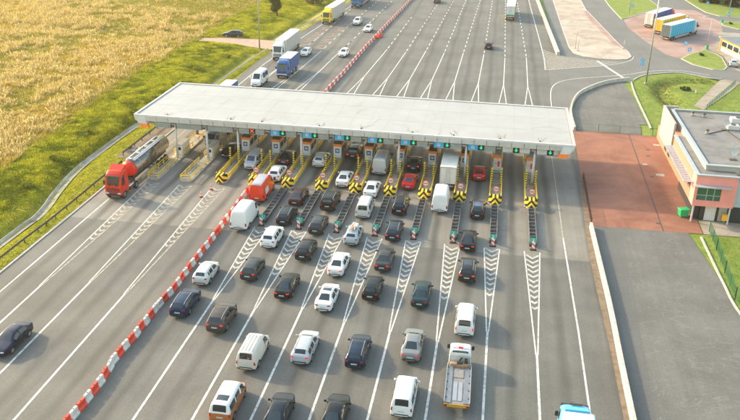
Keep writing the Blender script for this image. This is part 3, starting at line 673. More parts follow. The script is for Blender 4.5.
for sx, xe in ((1,X0),(-1,X1)):
    for i in range(10):
        a = Y0+0.4+i*2.0; b = a+1.97
        cm(MB().add([(xe+sx*.02,a,7.29),(xe+sx*.02,b,7.29),(xe+sx*.8,b,6.48),(xe+sx*.8,a,6.48),(xe+sx*.2,a,7.29),(xe+sx*.2,b,7.29),(xe+sx*1.0,b,6.48),(xe+sx*1.0,a,6.48)],
            [(0,3,2,1),(4,5,6,7),(0,1,5,4),(1,2,6,5),(2,3,7,6),(3,0,4,7)]), 'fascia_panel', FASC)
    cm(MB().prism([(xe+sx*.03,7.28),(xe+sx*.72,6.12),(xe+sx*2.15,6.05),(xe+sx*2.0,6.6),(xe+sx*1.9,7.28)], Y0+0.0, Y0+0.68, 'y'), 'corner_panel', FASC)
    cm(MB().prism([(xe+sx*.73,6.11),(xe+sx*1.05,5.45),(xe+sx*2.5,5.35),(xe+sx*2.16,6.04)], Y0+0.02, Y0+0.62, 'y'), 'corner_panel', ORANGE)
for x in [X0+2+i*4.9 for i in range(15)]:
    cm(MB().box(x-.12,x+.12,Y0+1.3,Y1-1.3,6.1,6.45), 'beam', STEEL)
for y in (122.6,139.5): cm(MB().box(X0+1.2,X1-1.2,y-.18,y+.18,5.85,6.1), 'girder', STEEL)
for i, x in enumerate([-52.5,-41.7,-36.5,-27,-20.2,-12,-5.5,1.7,7.8]):
    cm(MB().cyl((x,Y0+1.3,7.36),(x,Y0+1.3,7.56),0.16,0.12,8), 'roof_outlet', STEELD)
    for q in range(5):
        an = random.uniform(0.9,2.2); l = random.uniform(0.8,2.6); w = random.uniform(0.05,0.14)
        p = Vector((x+random.uniform(-.7,.7),Y0+0.95+random.uniform(0,1.3),0)); d = Vector((math.cos(an)*.8,math.sin(an),0)); r = Vector((d.y,-d.x,0))*w
        zz = lambda v: 7.462
        cm(MB().add([(*(p-r).xy,7.448),(*(p+r).xy,7.448),(*(p+d*l*.6+r*.8).xy,7.445),(*(p+d*l).xy,7.44),(*(p+d*l*.5-r*.9).xy,7.446)], [(0,1,2,3,4)]), 'stain', STAIN)
for i in range(1,24):                                    # sheet seams and grime on the skin
    x = X0+.5+(X1-X0-1)*i/24
    cm(MB().box(x-.03,x+.03,Y0+.4,Y1-.4,7.36,7.447), 'seam', SEAM)
for y in (128.3,135.2): cm(MB().box(X0+.4,X1-.4,y-.035,y+.035,7.37,7.45), 'seam', SEAM)
cm(MB().box(X0+.33,X1-.33,Y0+.325,Y0+.5,7.40,7.452), 'gutter_grime', STAIN); cm(MB().box(X0+.325,X0+.45,Y0+.51,Y1-.34,7.40,7.453), 'gutter_grime', STAIN); cm(MB().box(X1-.5,X1-.325,Y0+.51,Y1-.34,7.40,7.453), 'gutter_grime', STAIN); cm(MB().box(X0+.46,X1-.51,Y1-.55,Y1-.325,7.40,7.4525), 'gutter_grime', STAIN)
for i in range(12):                                       # meandering water stains
    p = Vector((random.uniform(X0+3,X1-3),random.uniform(Y0+1,Y1-4),0)); an = random.uniform(.6,1.2); path = [p.copy()]
    for q in range(random.randint(5,11)): an += random.uniform(-.6,.6); p = p+Vector((math.cos(an),math.sin(an),0))*random.uniform(.4,.9); path.append(p.copy())
    path = [q for q in path if X0+.6 < q.x < X1-.6 and Y0+.6 < q.y < Y1-.6]
    if len(path) < 3: continue
    v, f = ribbon(path, random.uniform(.05,.13)); cm(MB().add([(q.x,q.y,7.4545+.0002*i) for q in v], f), 'stain', STAIN2)
for k in (0,2,4,7,9,10,11):
    for y in (122.6,139.5):
        c = cm(MB().cyl((IX[k]+.25,y,0.2),(IX[k]+.25,y,5.86),0.2,0.17,14), 'column', COLW, smooth=True)
for k in range(12):                                       # hangers and cable boxes between the signs
    x = IX[k]
    cm(MB().box(x-.5,x-.35,Y0+.9,Y0+1.1,5.35,6.48).box(x+.38,x+.5,Y0+.9,Y0+1.1,5.35,6.48).box(x-.34,x+.37,Y0+.95,Y0+1.15,5.9,6.1).box(x-.25,x+.1,Y0+.92,Y0+1.25,5.5,5.85), 'sign_hanger', STEELD)
# lane signs under the front edge
ORDL = ['rightmost','second from the right','third from the right','fourth from the right','fifth from the right','sixth from the right','seventh from the right',
        'seventh from the left','sixth from the left','fifth from the left','fourth from the left','third from the left','leftmost']
def arrow(mb, x, z, s, y): return mb.add([(x-.11*s,y,z+.32*s),(x+.11*s,y,z+.32*s),(x+.11*s,y,z),(x+.34*s,y,z),(x,y,z-.36*s),(x-.34*s,y,z),(x-.11*s,y,z)], [(0,1,2,3,4,5,6)])
for j in range(-1,11):
    x = IX[0]+5.31*0.5 if j == -1 else (IX[j]+IX[j+1])/2
    if j == -1: x -= 0.1
    n = j+1
    w = 2.15
    t = thing('lane_sign', '', 'sign', (x,Y0+.95,0), 0, 'lane signs under the toll roof')
    MB().box(-w,w,0,0.14,5.3,6.44).build('panel', PANELG, t)
    if j in (-1,0):
        t['label'] = 'lane sign with green arrow between white boards, %s' % ('at right end of roof' if j == -1 else 'second from right end')
        for s in (-1,1): MB().box(s*1.3-.78,s*1.3+.78,-.05,-.003,5.5,6.25).build('white_board', WHITE, t)
        for s in (-1,1): MB().box(s*1.3-.6,s*1.3+.55,-.056,-.052,5.98,6.05).box(s*1.3-.6,s*1.3+.3,-.056,-.052,5.76,5.83).build('lettering', SIGNG, t)
        bx = 0
        if j == -1: MB().box(2.16,2.5,-.05,.1,5.45,6.3).build('red_end', ORANGE, t)
    elif 1 <= j <= 7:
        t['label'] = 'lane sign with blue board and green arrow, %s of the seven blue ones' % ['','rightmost','second from right','third from right','middle one','third from left','second from left','leftmost'][j]
        b = MB().box(-w+.03,-w+1.5,-.06,-.003,5.46,6.3).build('blue_board', BLUES, t)
        MB().box(-w+.5,-w+1.0,-.07,-.062,5.62,6.12).build('pictogram', WHITE, b)
        MB().add([(-w+.6,-.074,5.7),(-w+.7,-.074,5.68),(-w+.92,-.074,6.0),(-w+.82,-.074,6.05)], [(0,1,2,3)]).build('pictogram', BLUES, b)
        bx = -w+2.05
    elif j == 8:
        t['label'] = 'grey lane sign with a lit red cross'; bx = 0.1
    else:
        t['label'] = 'plain grey lane sign with no board, %s' % {9:'next to the red cross sign',10:'at the left end of the toll roof'}[j]; bx = None
    if bx is not None:
        b = MB().box(bx-.5,bx+.5,-.1,-.003,5.42,6.34).build('signal_box', BLACKP, t)
        if j == 8: MB().bar((bx-.27,-.11,5.61),(bx+.27,-.11,6.15),.1).bar((bx-.27,-.125,6.15),(bx+.27,-.125,5.61),.1).build('cross', LEDR, b)
        else: arrow(MB(), bx, 5.88, 0.9, -.104).build('arrow', LEDG, b)
t = thing('lane_sign', 'plain grey sign panel over the leftmost lane, beside the orange roof corner', 'sign', (-53.2,Y0+.95,0), 0, 'lane signs under the toll roof')
MB().box(-1.45,1.2,0,0.14,5.3,6.44).build('panel', PANELG, t)

# --- islands
def rails(t, x, y0, y1, beam=True):
    mb = MB()
    if beam: mb.box(x-.07,x+.07,y0,y1,0.55,0.98).box(x-.04,x+.04,y0,y1,0.25,0.42)
    else: mb.cyl((x,y0,1.05),(x,y1,1.05),.06,n=8).cyl((x,y0,0.65),(x,y1,0.65),.05,n=8)
    mb.build('side_rail', YEL, t)
    n = max(1, round((y1-y0)/2.2))
    for i in range(n+1):
        y = y0+(y1-y0)*i/n; MB().box(x-.055,x+.055,y-.055,y+.055,0.2,1.06 if beam else 1.12).build('rail_post', YEL, t)
CUSH = mat('grimy_steel', (0.19,0.18,0.165), .6, metal=.2, var=.3, scale=2)
bow_L = [(-1.0,1.7),(-.62,.38),(0,0),(0,1.7)]; bow_R = [(0,0),(.62,.38),(1.0,1.7),(0,1.7)]
for k in range(12):
    x = IX[k]; yb = 112.9 if k < 10 else 112.2
    t = thing('toll_island', 'concrete toll island with yellow rails, %s' % ORD[k], 'toll island', (x,yb,0), 0, 'toll islands')
    MB().prism([(-.95,1.2),(-.55,.4),(.55,.4),(.95,1.2),(.95,40),(-.95,40)], 0.005, 0.2, 'z').build('slab', CONC, t)
    if k < 10:
        for pl, m, nm in ((bow_L,HAZV2,'nose'),(bow_R,HAZV,'nose')):
            low = pl; hi = [(p[0]*.9, p[1]*.9+.17) for p in pl]; n = 4
            MB().add([(*p,0.2) for p in low]+[(*p,1.42) for p in hi], [(0,1,5,4),(1,2,6,5),(2,3,7,6),(3,0,4,7),(4,5,6,7),(3,2,1,0)]).build(nm, m, t)
        rails(t, -.86, 1.9, 13.6); rails(t, .86, 1.9, 13.6)
        rails(t, -.86, 19.5, 38); rails(t, .86, 19.5, 38)
    else:
        for s in (-1,1): rails(t, s*.82, 0.7, 9.0, False); rails(t, s*.82, 11.5, 16, False); rails(t, s*.82, 19, 38, False)
        MB().cyl((-.82,.7,1.05),(.82,.7,1.05),.06,n=8).cyl((-.82,.7,.65),(.82,.7,.65),.05,n=8).build('end_rail', YEL, t)
        bz = thing('payment_machine', 'pale boxy ticket machine on the %s toll island' % ORD[k], 'ticket machine', (x+.15,yb+11.5,0.2), 0, 'ticket machines')
        MB().bbox(-.5,.5,0,3.6,0,1.75,.08).build('cabinet', BOOTH, bz); MB().box(-.3,.3,-.03,-.003,.9,1.4).build('screen', GLASS, bz); MB().box(-.55,.55,-.05,3.65,1.76,1.84).build('lid', STEEL, bz)
    if k < 10:
        b = thing('toll_booth', 'toll booth with orange band on the %s island' % ORD[k], 'toll booth', (x,127.2,0.2), 0, 'toll booths')
        MB().bbox(-.66,.66,0,5.2,0,2.35,.04).build('cabin', BOOTH, b)
        MB().box(-.72,.72,-.06,5.26,2.36,2.78).build('orange_band', ORANGE, b)
        MB().bbox(-.66,.66,0.05,5.15,2.79,3.1,.12).build('roof', STEELD if k > 1 else STEEL, b)
        if k > 1:
            pl = MB().box(-.36,.36,-.04,-.003,1.25,2.0).build('plate', BLUEP, b); MB().box(-.2,.22,-.05,-.043,1.45,1.8).build('pictogram', WHITE, pl)
        else:
            pl = MB().box(-.56,.56,-.04,-.003,.4,2.2).build('plate', WHITE, b); MB().box(.02,.42,-.05,-.043,1.0,1.9).build('red_panel', REDS, pl); MB().box(-.45,-.1,-.05,-.043,1.3,1.8).build('pictogram', SIGNG, pl)
        MB().box(-.5,.5,-.035,-.003,.1,.35).build('vent', STEEL, b)
        for s in (-1,1):
            for q in range(2): MB().box(s*.663,s*.69,.6+q*2.2,2.4+q*2.2,1.1,2.1).build('window', GLASS, b)
        for s in (-1,1):
            pp = thing('hazard_post', 'black and yellow banded post on the %s side of the %s island' % ('left' if s < 0 else 'right', ORD[k]), 'post', (x+s*.72,121.2,0.2), 0, 'banded posts beside the booths')
            MB().bbox(-.12,.12,-.12,.12,0,2.95,.02).build('shaft', HAZP, pp); MB().box(-.15,.15,-.15,.15,2.96,3.0).build('cap', YEL, pp); MB().box(-.2,.2,-.2,.2,0,.05).build('base_plate', STEELD, pp)
    if k < 9:
        sg = thing('round_sign', 'round white sign with red rim on the %s island' % ORD[k], 'sign', (x+.05,115.4,0.2), 0, 'round red rimmed signs')
        MB().cyl((0,.06,0),(0,.06,1.9),.04,n=8).build('post', STEEL, sg)
        d = MB().cyl((0,.02,1.75),(0,-.02,1.75),.50,n=28).build('disc', REDS, sg)
        f = MB().cyl((0,-.022,1.75),(0,-.03,1.75),.38,n=28).build('face', WHITE, d)
        MB().box(-.3,.3,-.036,-.032,1.70,1.80).build('bar', BLACKP, sg)
    if k < 8:
        cc = thing('crash_cushion', 'dark bay crash cushion before the %s island nose' % ORD[k], 'crash cushion', (x,100.8,0), 0, 'crash cushions')
        L_ = 11.9
        MB().box(-.42,.42,0.2,L_,0.012,0.14).build('base', STEELD, cc)
        for s in (-1,1): MB().box(s*.47-.045,s*.47+.045,0.1,L_,.38,.70).build('side_rail', CUSH, cc)
        for i in range(10): MB().box(-.41,.41,.3+i*1.2,.38+i*1.2,.14,.76).build('diaphragm', CUSH, cc)
        for i in range(9): MB().box(-.36,.36,.5+i*1.2,1.42+i*1.2,.16,.5).build('cartridge', UNDER, cc)
        MB().bbox(-.5,.5,-.35,.12,0.05,.82,.08).build('front_cap', STEELD, cc)
        bd = MB().box(-.42,.42,-.42,-.36,.55,1.35).build('board', TEAL, cc)
        MB().box(-.07,.07,-.43,-.423,.85,1.25).add([(-.25,-.432,.9),(.25,-.432,.9),(0,-.432,.65)], [(0,1,2)]).build('arrow', WHITE, bd)
        bc = thing('marker_board', 'red and white slanted marker board before the %s crash cushion' % ORD[k], 'marker board', (x+.02,99.6,0), random.uniform(-.15,.15), 'striped marker boards')
        MB().box(-.2,.2,-.03,.03,.12,1.25).build('board', REDWH, bc); MB().bbox(-.42,.42,-.25,.25,0.012,.12,.04).build('foot', RUBBER, bc)
for i, (x,y) in enumerate(((-41.7,107.5),(-41.2,110.6))):
    c = thing('traffic_cone', ('striped road cone farther from', 'striped road cone closest to')[i]+' the third striped island nose from the left', 'cone', (x,y,0.004), .3, 'road cones')
    MB().bbox(-.24,.24,-.24,.24,0.01,.07,.03).build('base', RUBBER, c)
    for q, (z0,z1) in enumerate(((.07,.3),(.3,.5),(.5,.7),(.7,.95))): MB().cyl((0,0,z0),(0,0,z1),.21-.19*z0,.21-.19*z1,12).build('band', (PLR,PLW)[q%2], c)
pb = thing('payment_post', 'slim dark terminal post between the two leftmost lanes under the roof', 'post', (-52.3,135,0.0)); MB().bbox(-.2,.2,-.2,.2,0,1.4,.05).build('shaft', STEELD, pb); MB().box(-.14,.14,-.22,-.202,.9,1.3).build('screen', BLUEP, pb)

# --- red and white barrier rows: every block is a thing
BAR = [(-.56,0.0),(.56,0.0),(.56,.14),(.5,.26),(.38,.80),(-.38,.80),(-.5,.26),(-.56,.14)]
def barrier_mesh(w0, L_, m):
    prof = [(-w0/2,0),(w0/2,0),(w0/2,.16),(w0*.26,.36),(w0*.2,.84),(-w0*.2,.84),(-w0*.26,.36),(-w0/2,.16)]
    mb = MB(); n = 8; ys = [-L_/2,-L_/2+.07,L_/2-.07,L_/2]; sc = [.86,1,1,.86]; vs = []
    for y,s in zip(ys,sc): vs += [(p[0]*s, y, p[1]*(s if p[1] > .3 else 1)) for p in prof]
    mb.add(vs, [(i*n+j,i*n+(j+1)%n,(i+1)*n+(j+1)%n,(i+1)*n+j) for i in range(3) for j in range(n)]+[tuple(range(n)),tuple(range(3*n,4*n))]); return mb.mesh('plastic_barrier', m)
bm_n = {'r': barrier_mesh(.62,1.16,PLR), 'w': barrier_mesh(.62,1.16,PLW)}
bm_f = {'r': barrier_mesh(.62,1.62,PLR), 'w': barrier_mesh(.62,1.62,PLW)}
cap_m = MB().cyl((0,0,.84),(0,0,.87),.07,n=8).mesh('cap', UNDER)
near = [(-35.3,46),(-35.4,55),(-35.2,58.5),(-35.25,62),(-35.6,65),(-35.45,70),(-35.4,75),(-35.2,80),(-35.25,86),(-35.25,92),(-35.35,98),(-35.35,103),(-35.6,111)]
def barrier_row(pts, step, meshes, pat, gname, lab):
    y = pts[0][1]; i = 0
    while y < pts[-1][1]:
        x = along(pts,y); x2 = along(pts,y+.5); c = pat[i % len(pat)]
        o = link('plastic_barrier', meshes[c]); o.location = (x+random.uniform(-.05,.05), y, 0.004); o.rotation_euler = (0,0,-math.atan2(x2-x,.5)+random.uniform(-.05,.05))
        tag(o, lab % ('red' if c == 'r' else 'white'), 'barrier', gname[c]); cp = link('cap', cap_m, o)
        y += step; i += 1
barrier_row(near, 1.265, bm_n, 'rwrwrrwrwrwrwrwwrwrwrwrwwrwrwrwrwrw', {'r':'red barrier blocks before the toll','w':'white barrier blocks before the toll'}, '%s plastic barrier block in the row between the queue and oncoming lanes')
far = [(-35.6,163),(-35.4,171),(-34.8,187),(-34.3,211),(-33.8,226),(-32.7,254),(-31.2,293),(-30.2,312)]
for x_,y_,a_ in ((-33.2,226.5,.9),(-32.6,228.3,-.6)):
    o = link('plastic_barrier', bm_f['r']); o.location = (x_,y_,.004); o.rotation_euler = (0,0,a_); o['group'] = 'knocked aside red barriers'; tag(o, 'red plastic barrier block knocked out of line beside the far row', 'barrier'); link('cap', cap_m, o)
barrier_row(far, 1.74, bm_f, 'rw', {'r':'red barrier blocks beyond the toll','w':'white barrier blocks beyond the toll'}, '%s plastic barrier block in the row beyond the toll roof')

# ================================================================ BUILDINGS
def part(name, m, parent, *boxes):
    mb = MB()
    for b in boxes: mb.box(*b)
    return mb.build(name, m, parent)
B = thing('office_building', 'pink and cream flat roofed toll office with equipment on its roof', 'building', (31,113.5,0))
def bp(name, m, *boxes, parent=None):
    return part(name, m, parent or B, *[(a-31,b-31,c-113.5,d-113.5,e,f) for a,b,c,d,e,f in boxes])
bp('ground_floor_wall', DARKW, (31.0,60,114.6,144,0,2.6))
bp('ground_floor_wall', PEACH, (30.9,31.0-.003,127,152.5,0,2.6))
bp('wall', PINK, (29.35,34.95,113.4,115.9,2.6,3.5),(29.35,30.0-.25,113.4,115.9,3.5,5.75),(33.0,34.95,113.4,115.9,3.5,5.75),(29.35,34.95,113.4,115.9,5.75,7.2))
bp('wall', PEACH, (29.35,31.2,115.9,131.2,2.6,4.0),(29.35,31.2,115.9,131.2,5.6,7.2))
bp('wall', CREAM, (31.2,60,116.3,144,2.62,7.75))
w = bp('window', GLASSB, (29.75,33.0,113.62,115.8,3.5,5.75))
for x in (31.1,32.1): bp('mullion', CREAM, (x-.05,x+.05,113.5,113.61,3.5,5.75), parent=w).parent = w
bp('mullion', CREAM, (29.76,33.0,113.52,113.6,4.2,4.3), parent=w)
for i in range(6):
    y = 116.3+i*2.45
    ww = bp('window', GLASS, (29.55,31.2,y,y+2.3,4.02,5.58)); bp('frame', CREAM, (29.45,29.54,y,y+.12,4.02,5.58), parent=ww); bp('frame', CREAM, (29.45,29.54,y+2.18,y+2.3,4.02,5.58), parent=ww)
sh = thing  # louvred sunshade along the west wall
lv = bp('sunshade_frame', COPING, (27.95,28.05,114.6,130.8,5.62,5.76),(29.2,29.34,114.6,130.8,5.62,5.76))
for i in range(22): y = 114.7+i*.75; bp('slat', COPING, (28.05,29.2,y,y+.52,5.64,5.70))
bp('canopy_plate', COPING, (29.0,34.0,112.3,113.39,5.78,5.9))
bp('coping', COPING, (29.2,35.1,113.25,113.75,7.2,7.36),(29.2,29.75,113.75,131.3,7.2,7.36))
bp('lower_roof', ROOFG, (29.75,34.95,113.75,116.29,7.0,7.22),(29.75,30.9,116.3,131.2,7.0,7.22))
bp('parapet', CREAM, (30.9,31.2,115.8,144,6.9,7.9),(31.2,60,115.9,116.29,6.9,7.9),(31.2,60,143.7,144.0,7.75,8.0))
bp('coping', COPING, (30.8,31.3,115.75,144.1,7.9,8.03),(31.3,60,115.75,116.35,7.9,8.03),(31.3,60,143.6,144.1,8.0,8.13))
bp('roof', ROOFG, (31.2,60,116.3,143.69,7.6,7.78))
bp('screen_wall', CREAM, (29.75,30.05,134.6,145.4,2.9,8.25)); bp('screen_wall', CREAM, (30.05,32.3,145.0,145.4,2.9,8.25))
bp('wall', PEACH, (30.05,31.19,131.2,145,2.6,6.9)); 
for i in range(4): y = 133+i*3.2; bp('window', GLASS, (30.86,30.897,y,y+2.0,.6,2.3))
bp('door', WHITE, (31.6,33.1,114.52,114.597,0.02,2.2)); bp('door', STEEL, (33.5,34.6,114.53,114.597,0.02,2.2))
bp('support_column', COLW, (34.6,34.8,113.6,113.8,0,2.6)); bp('support_column', COLW, (29.6,29.8,113.6,113.8,0,2.6))
bp('side_wall', SIGNG, (34.96,60,114.0,116.28,2.6,6.2)); 
for i in range(3): bp('window', GLASS, (36+i*2.6,38+i*2.6,113.93,113.997,3.4,5.2))
bp('wall', DARKW, (30.2,30.9,115,126.9,0,2.6))
def roofthing(name, label, cat, x, y): return thing(name, label, cat, (x,y,7.78))
r = roofthing('air_conditioner', 'pale air conditioning unit at the far right of the grey roof', 'air conditioner', 40.5,138.5); MB().bbox(-1.2,1.2,-.7,.7,.25,1.0,.06).build('casing', WHITE, r); MB().box(-1.1,1.1,-.6,-.5,0,.25).box(-1.1,1.1,.5,.6,0,.25).build('frame', STEEL, r); MB().cyl((0,0,1.0),(0,0,1.08),.45,n=16).build('fan_guard', STEELD, r)
r = roofthing('air_conditioner', 'tall pale ventilation unit at the right edge of the grey roof', 'air conditioner', 41.6,131); MB().bbox(-1.3,1.3,-.8,.8,.2,1.3,.06).build('casing', WHITE, r); MB().box(-1.2,1.2,-.7,.7,0,.2).build('frame', STEEL, r); MB().cyl((0.3,0,1.3),(0.3,0,2.2),.4,n=14).build('duct', STEEL, r)
for x,y,sx_,sy_,h_,l in ((38.9,134.9,.9,.6,.8,'pale air conditioner right of the dish mast on the grey roof'),(39.3,126.6,1.0,.7,1.0,'pale boxy unit near the right front of the grey roof')):
    r = roofthing('air_conditioner', l, 'air conditioner', x, y); MB().bbox(-sx_,sx_,-sy_,sy_,.15,h_,.05).build('casing', WHITE, r); MB().box(-sx_,sx_,-sy_+.1,-sy_+.2,0,.15).build('foot', STEEL, r); MB().box(-sx_,sx_,sy_-.2,sy_-.1,0,.15).build('foot', STEEL, r); MB().cyl((0,0,h_),(0,0,h_+.06),sy_*.7,n=14).build('fan_guard', STEELD, r)
for x,y,s,l in ((37.6,134.3,.55,'white dish on a mast near the middle of the grey roof'),(36.2,122.5,.4,'small white dish near the front of the grey roof'),(35.4,119.6,.6,'large dish cluster at the front edge of the grey roof')):
    r = roofthing('satellite_dish', l, 'dish', x, y); MB().cyl((0,0,0),(0,0,1.2),.05,n=8).build('mast', STEEL, r)
    mb = MB(); n = 16; vs = [(0,0.0,1.3)]; 
    for q in (1,2):
        for i in range(n): a = 2*math.pi*i/n; rr = s*q/2; vs.append((rr*math.cos(a), -.28*(q/2)**2*s, 1.3+rr*math.sin(a)))
    mb.add(vs, [(0,1+i,1+(i+1)%n) for i in range(n)]+[(1+i,1+n+i,1+n+(i+1)%n,1+(i+1)%n) for i in range(n)]).build('dish', WHITE, r, True); MB().bbox(-.5,.5,-.4,.4,0,.12,.03).build('ballast', STEELD, r)
for x,y,l in ((34.2,131.6,'dark vent hood left of the dish on the grey roof'),(38.6,127.2,'dark vent hood right of the middle of the grey roof'),(33.9,141.5,'small roof hatch by the far parapet'),(35.6,141,'small pale vent pipe by the far parapet')):
    r = roofthing('roof_vent', l, 'vent', x, y); MB().cyl((0,0,0),(0,0,.55),.22,n=10).build('pipe', STEEL, r); MB().cyl((0,0,.55),(0,0,.75),.38,.2,n=10).build('hood', STEELD, r); MB().box(-.4,.4,-.4,.4,0,.08).build('flashing', ROOFG, r)
r = thing('roof_cable', 'dark cable tray running across the grey roof', 'cable tray', (34.6,131.6,7.78)); MB().bar((0,0,.08),(3.0,2.6,.08),.1).build('tray', STEELD, r); MB().bar((3.1,2.6,.08),(5.6,-10,.08),.1).build('tray', STEELD, r)
r = thing('waste_bin', 'green plastic bin under the pink overhang', 'bin', (28.9,115.4,0.01), .3)
MB().add([(-.55,-.4,.1),(.55,-.4,.1),(.55,.4,.1),(-.55,.4,.1),(-.7,-.5,1.1),(.7,-.5,1.1),(.7,.5,1.1),(-.7,.5,1.1)], [(0,3,2,1),(4,5,6,7),(0,1,5,4),(1,2,6,5),(2,3,7,6),(3,0,4,7)]).build('tub', GREENB, r); MB().bbox(-.75,.75,-.55,.55,1.11,1.22,.05).build('lid', GREENB, r)
for s in (-1,1): MB().cyl((s*.5-.05,.3,.1),(s*.5+.05,.3,.1),.1,n=10).build('wheel', RUBBER, r)
r = thing('waste_bin', 'yellow wall box bin beside the dark ground floor', 'bin', (34.3,113.9,0.01)); MB().bbox(-.35,.35,-.25,.25,.5,1.3,.05).build('tub', YELB, r); MB().box(-.05,.05,-.05,.05,0,.5).build('leg', STEEL, r); MB().bbox(-.38,.38,-.28,.28,1.31,1.4,.03).build('lid', YELB, r)
# filling station shop, top right
T = thing('shop_building', 'low shop with dark roof and yellow band at the right edge', 'building', (60.2,235.7,0), math.radians(14))
part('wall', SIGNG, T, (0,16,-24,0,0,3.3)); part('end_wall', ORANGE, T, (-.15,-.003,-.6,.05,0,3.4)); part('band', YELB, T, (-.12,-.004,-23.9,-.7,2.85,3.15)); part('band', YELB, T, (-.08,-.004,-23.9,-.7,1.1,1.3))
part('roof', ROOFB, T, (-.6,16.5,-24.5,-.4,3.4,3.75)); part('roof', WHITE, T, (-.4,16.3,-.35,.5,3.4,3.6))
for i in range(7): part('window', GLASS, T, (-.06,-.004,-3.6-i*3.2,-1.0-i*3.2,1.4,2.6))

# --- poles and signs
def pole(x, y, h, label, arm=None, r=0.14):
    t = thing('light_pole', label, 'light pole', (x,y,0)); MB().cyl((0,0,0),(0,0,h),r,r*.55,12).build('shaft', STEEL, t, True); MB().bbox(-.3,.3,-.3,.3,-.05,.3,.05).build('footing', CONC, t)
    if arm:
        ax, ay = arm; MB().cyl((0,0,h),(ax,ay,h+.25),.05,n=8).build('arm', STEEL, t); MB().bbox(ax-.45,ax+.25,ay-.16,ay+.16,h+.2,h+.36,.05).build('lamp_head', WHITE, t)
    return t
pole(34.7,193,24,'tall grey light pole on the lawn corner beside the ramp', (-2,0), .2); pole(-60.9,205,25,'tall grey light pole on the left verge by the field track', (2,0), .2)
pole(57.2,237,8.3,'short lamp pole with arm behind the parked trailers', (-1.9,0), .08); pole(42.6,286.6,12,'grey light pole on the lawn corner at the top', (-1.5,0), .12)
pole(76.2,295,12,'grey light pole before the dark trees at top right', (-1.5,0), .12)
pole(21.0,226.9,7.2,'thinner lamp post on the beige paved island', None, .06); pole(21.5,224,5.4,'shorter white lamp post on the beige paved island', None, .07); pole(34.0,229.5,2.6,'short post near the tip of the beige island', None, .07)
def bsign(x, y, h, label, kind, rz=0):
    t = thing('road_sign', label, 'sign', (x,y,0), rz); MB().cyl((0,.05,0),(0,.05,h),.045,n=8).build('post', STEEL, t)
    if kind == 'round':
        d = MB().cyl((0,.01,h-.5),(0,-.02,h-.5),.48,n=20).build('disc', BLUES, t); arrow(MB(), 0, h-.5, .8, -.03).build('arrow', WHITE, d)
    elif kind == 'pair':
        for z in (h-.5,h-1.4): d = MB().cyl((0,.01,z),(0,-.02,z),.44,n=20).build('disc', BLUES, t); arrow(MB(), 0, z, .7, -.03).build('arrow', WHITE, d)
    else:
        d = MB().box(-.45,.45,-.02,.02,h-1.0,h).build('board', BLUES, t); MB().box(-.25,.25,-.03,-.024,h-.75,h-.25).build('pictogram', WHITE, d)
bsign(35.85,208,2.6,'pair of round blue signs on one post beside the ramp','pair'); bsign(50.7,233,2.4,'white and blue sign post by the parked trailers','board'); bsign(51.3,230.3,1.3,'low blue board sign next to the red paving','board')
bsign(71,304,2.6,'round blue sign on the lawn at the top right','round'); bsign(76,291.5,2.6,'round blue sign beside the pole before the dark trees','round'); bsign(43.2,285.5,3.4,'blue board sign on the pole at the lawn corner','board'); bsign(75.2,290.6,1.2,'low blue board under the sign before the dark trees','board')
for x,y,l in ((57.0,235.9,'green litter bin at the foot of the short lamp pole'),(70.2,277.8,'green litter bin on the corner lawn by the shop')):
    r = thing('waste_bin', l, 'bin', (x,y,.02)); MB().cyl((0,0,0),(0,0,.95),.35,.42,12).build('tub', GREENB, r); MB().cyl((0,0,.96),(0,0,1.08),.45,.3,12).build('lid', GREENF, r)
mk = thing('marker_post', 'orange marker post on the left verge near the field track', 'post', (-58.0,222,0)); MB().cyl((0,0,0),(0,0,1.3),.12,n=8).build('shaft', ORANGE, mk); MB().cyl((0,0,1.3),(0,0,1.5),.14,.05,8).build('cap', PLR, mk)
hy = thing('marker_post', 'small white and red post on the lawn by the footpath', 'post', (44.7,187.2,0)); MB().cyl((0,0,0),(0,0,.8),.16,n=8).build('shaft', WHITE, hy); MB().cyl((0,0,.8),(0,0,1.0),.18,.1,8).build('cap', PLR, hy)

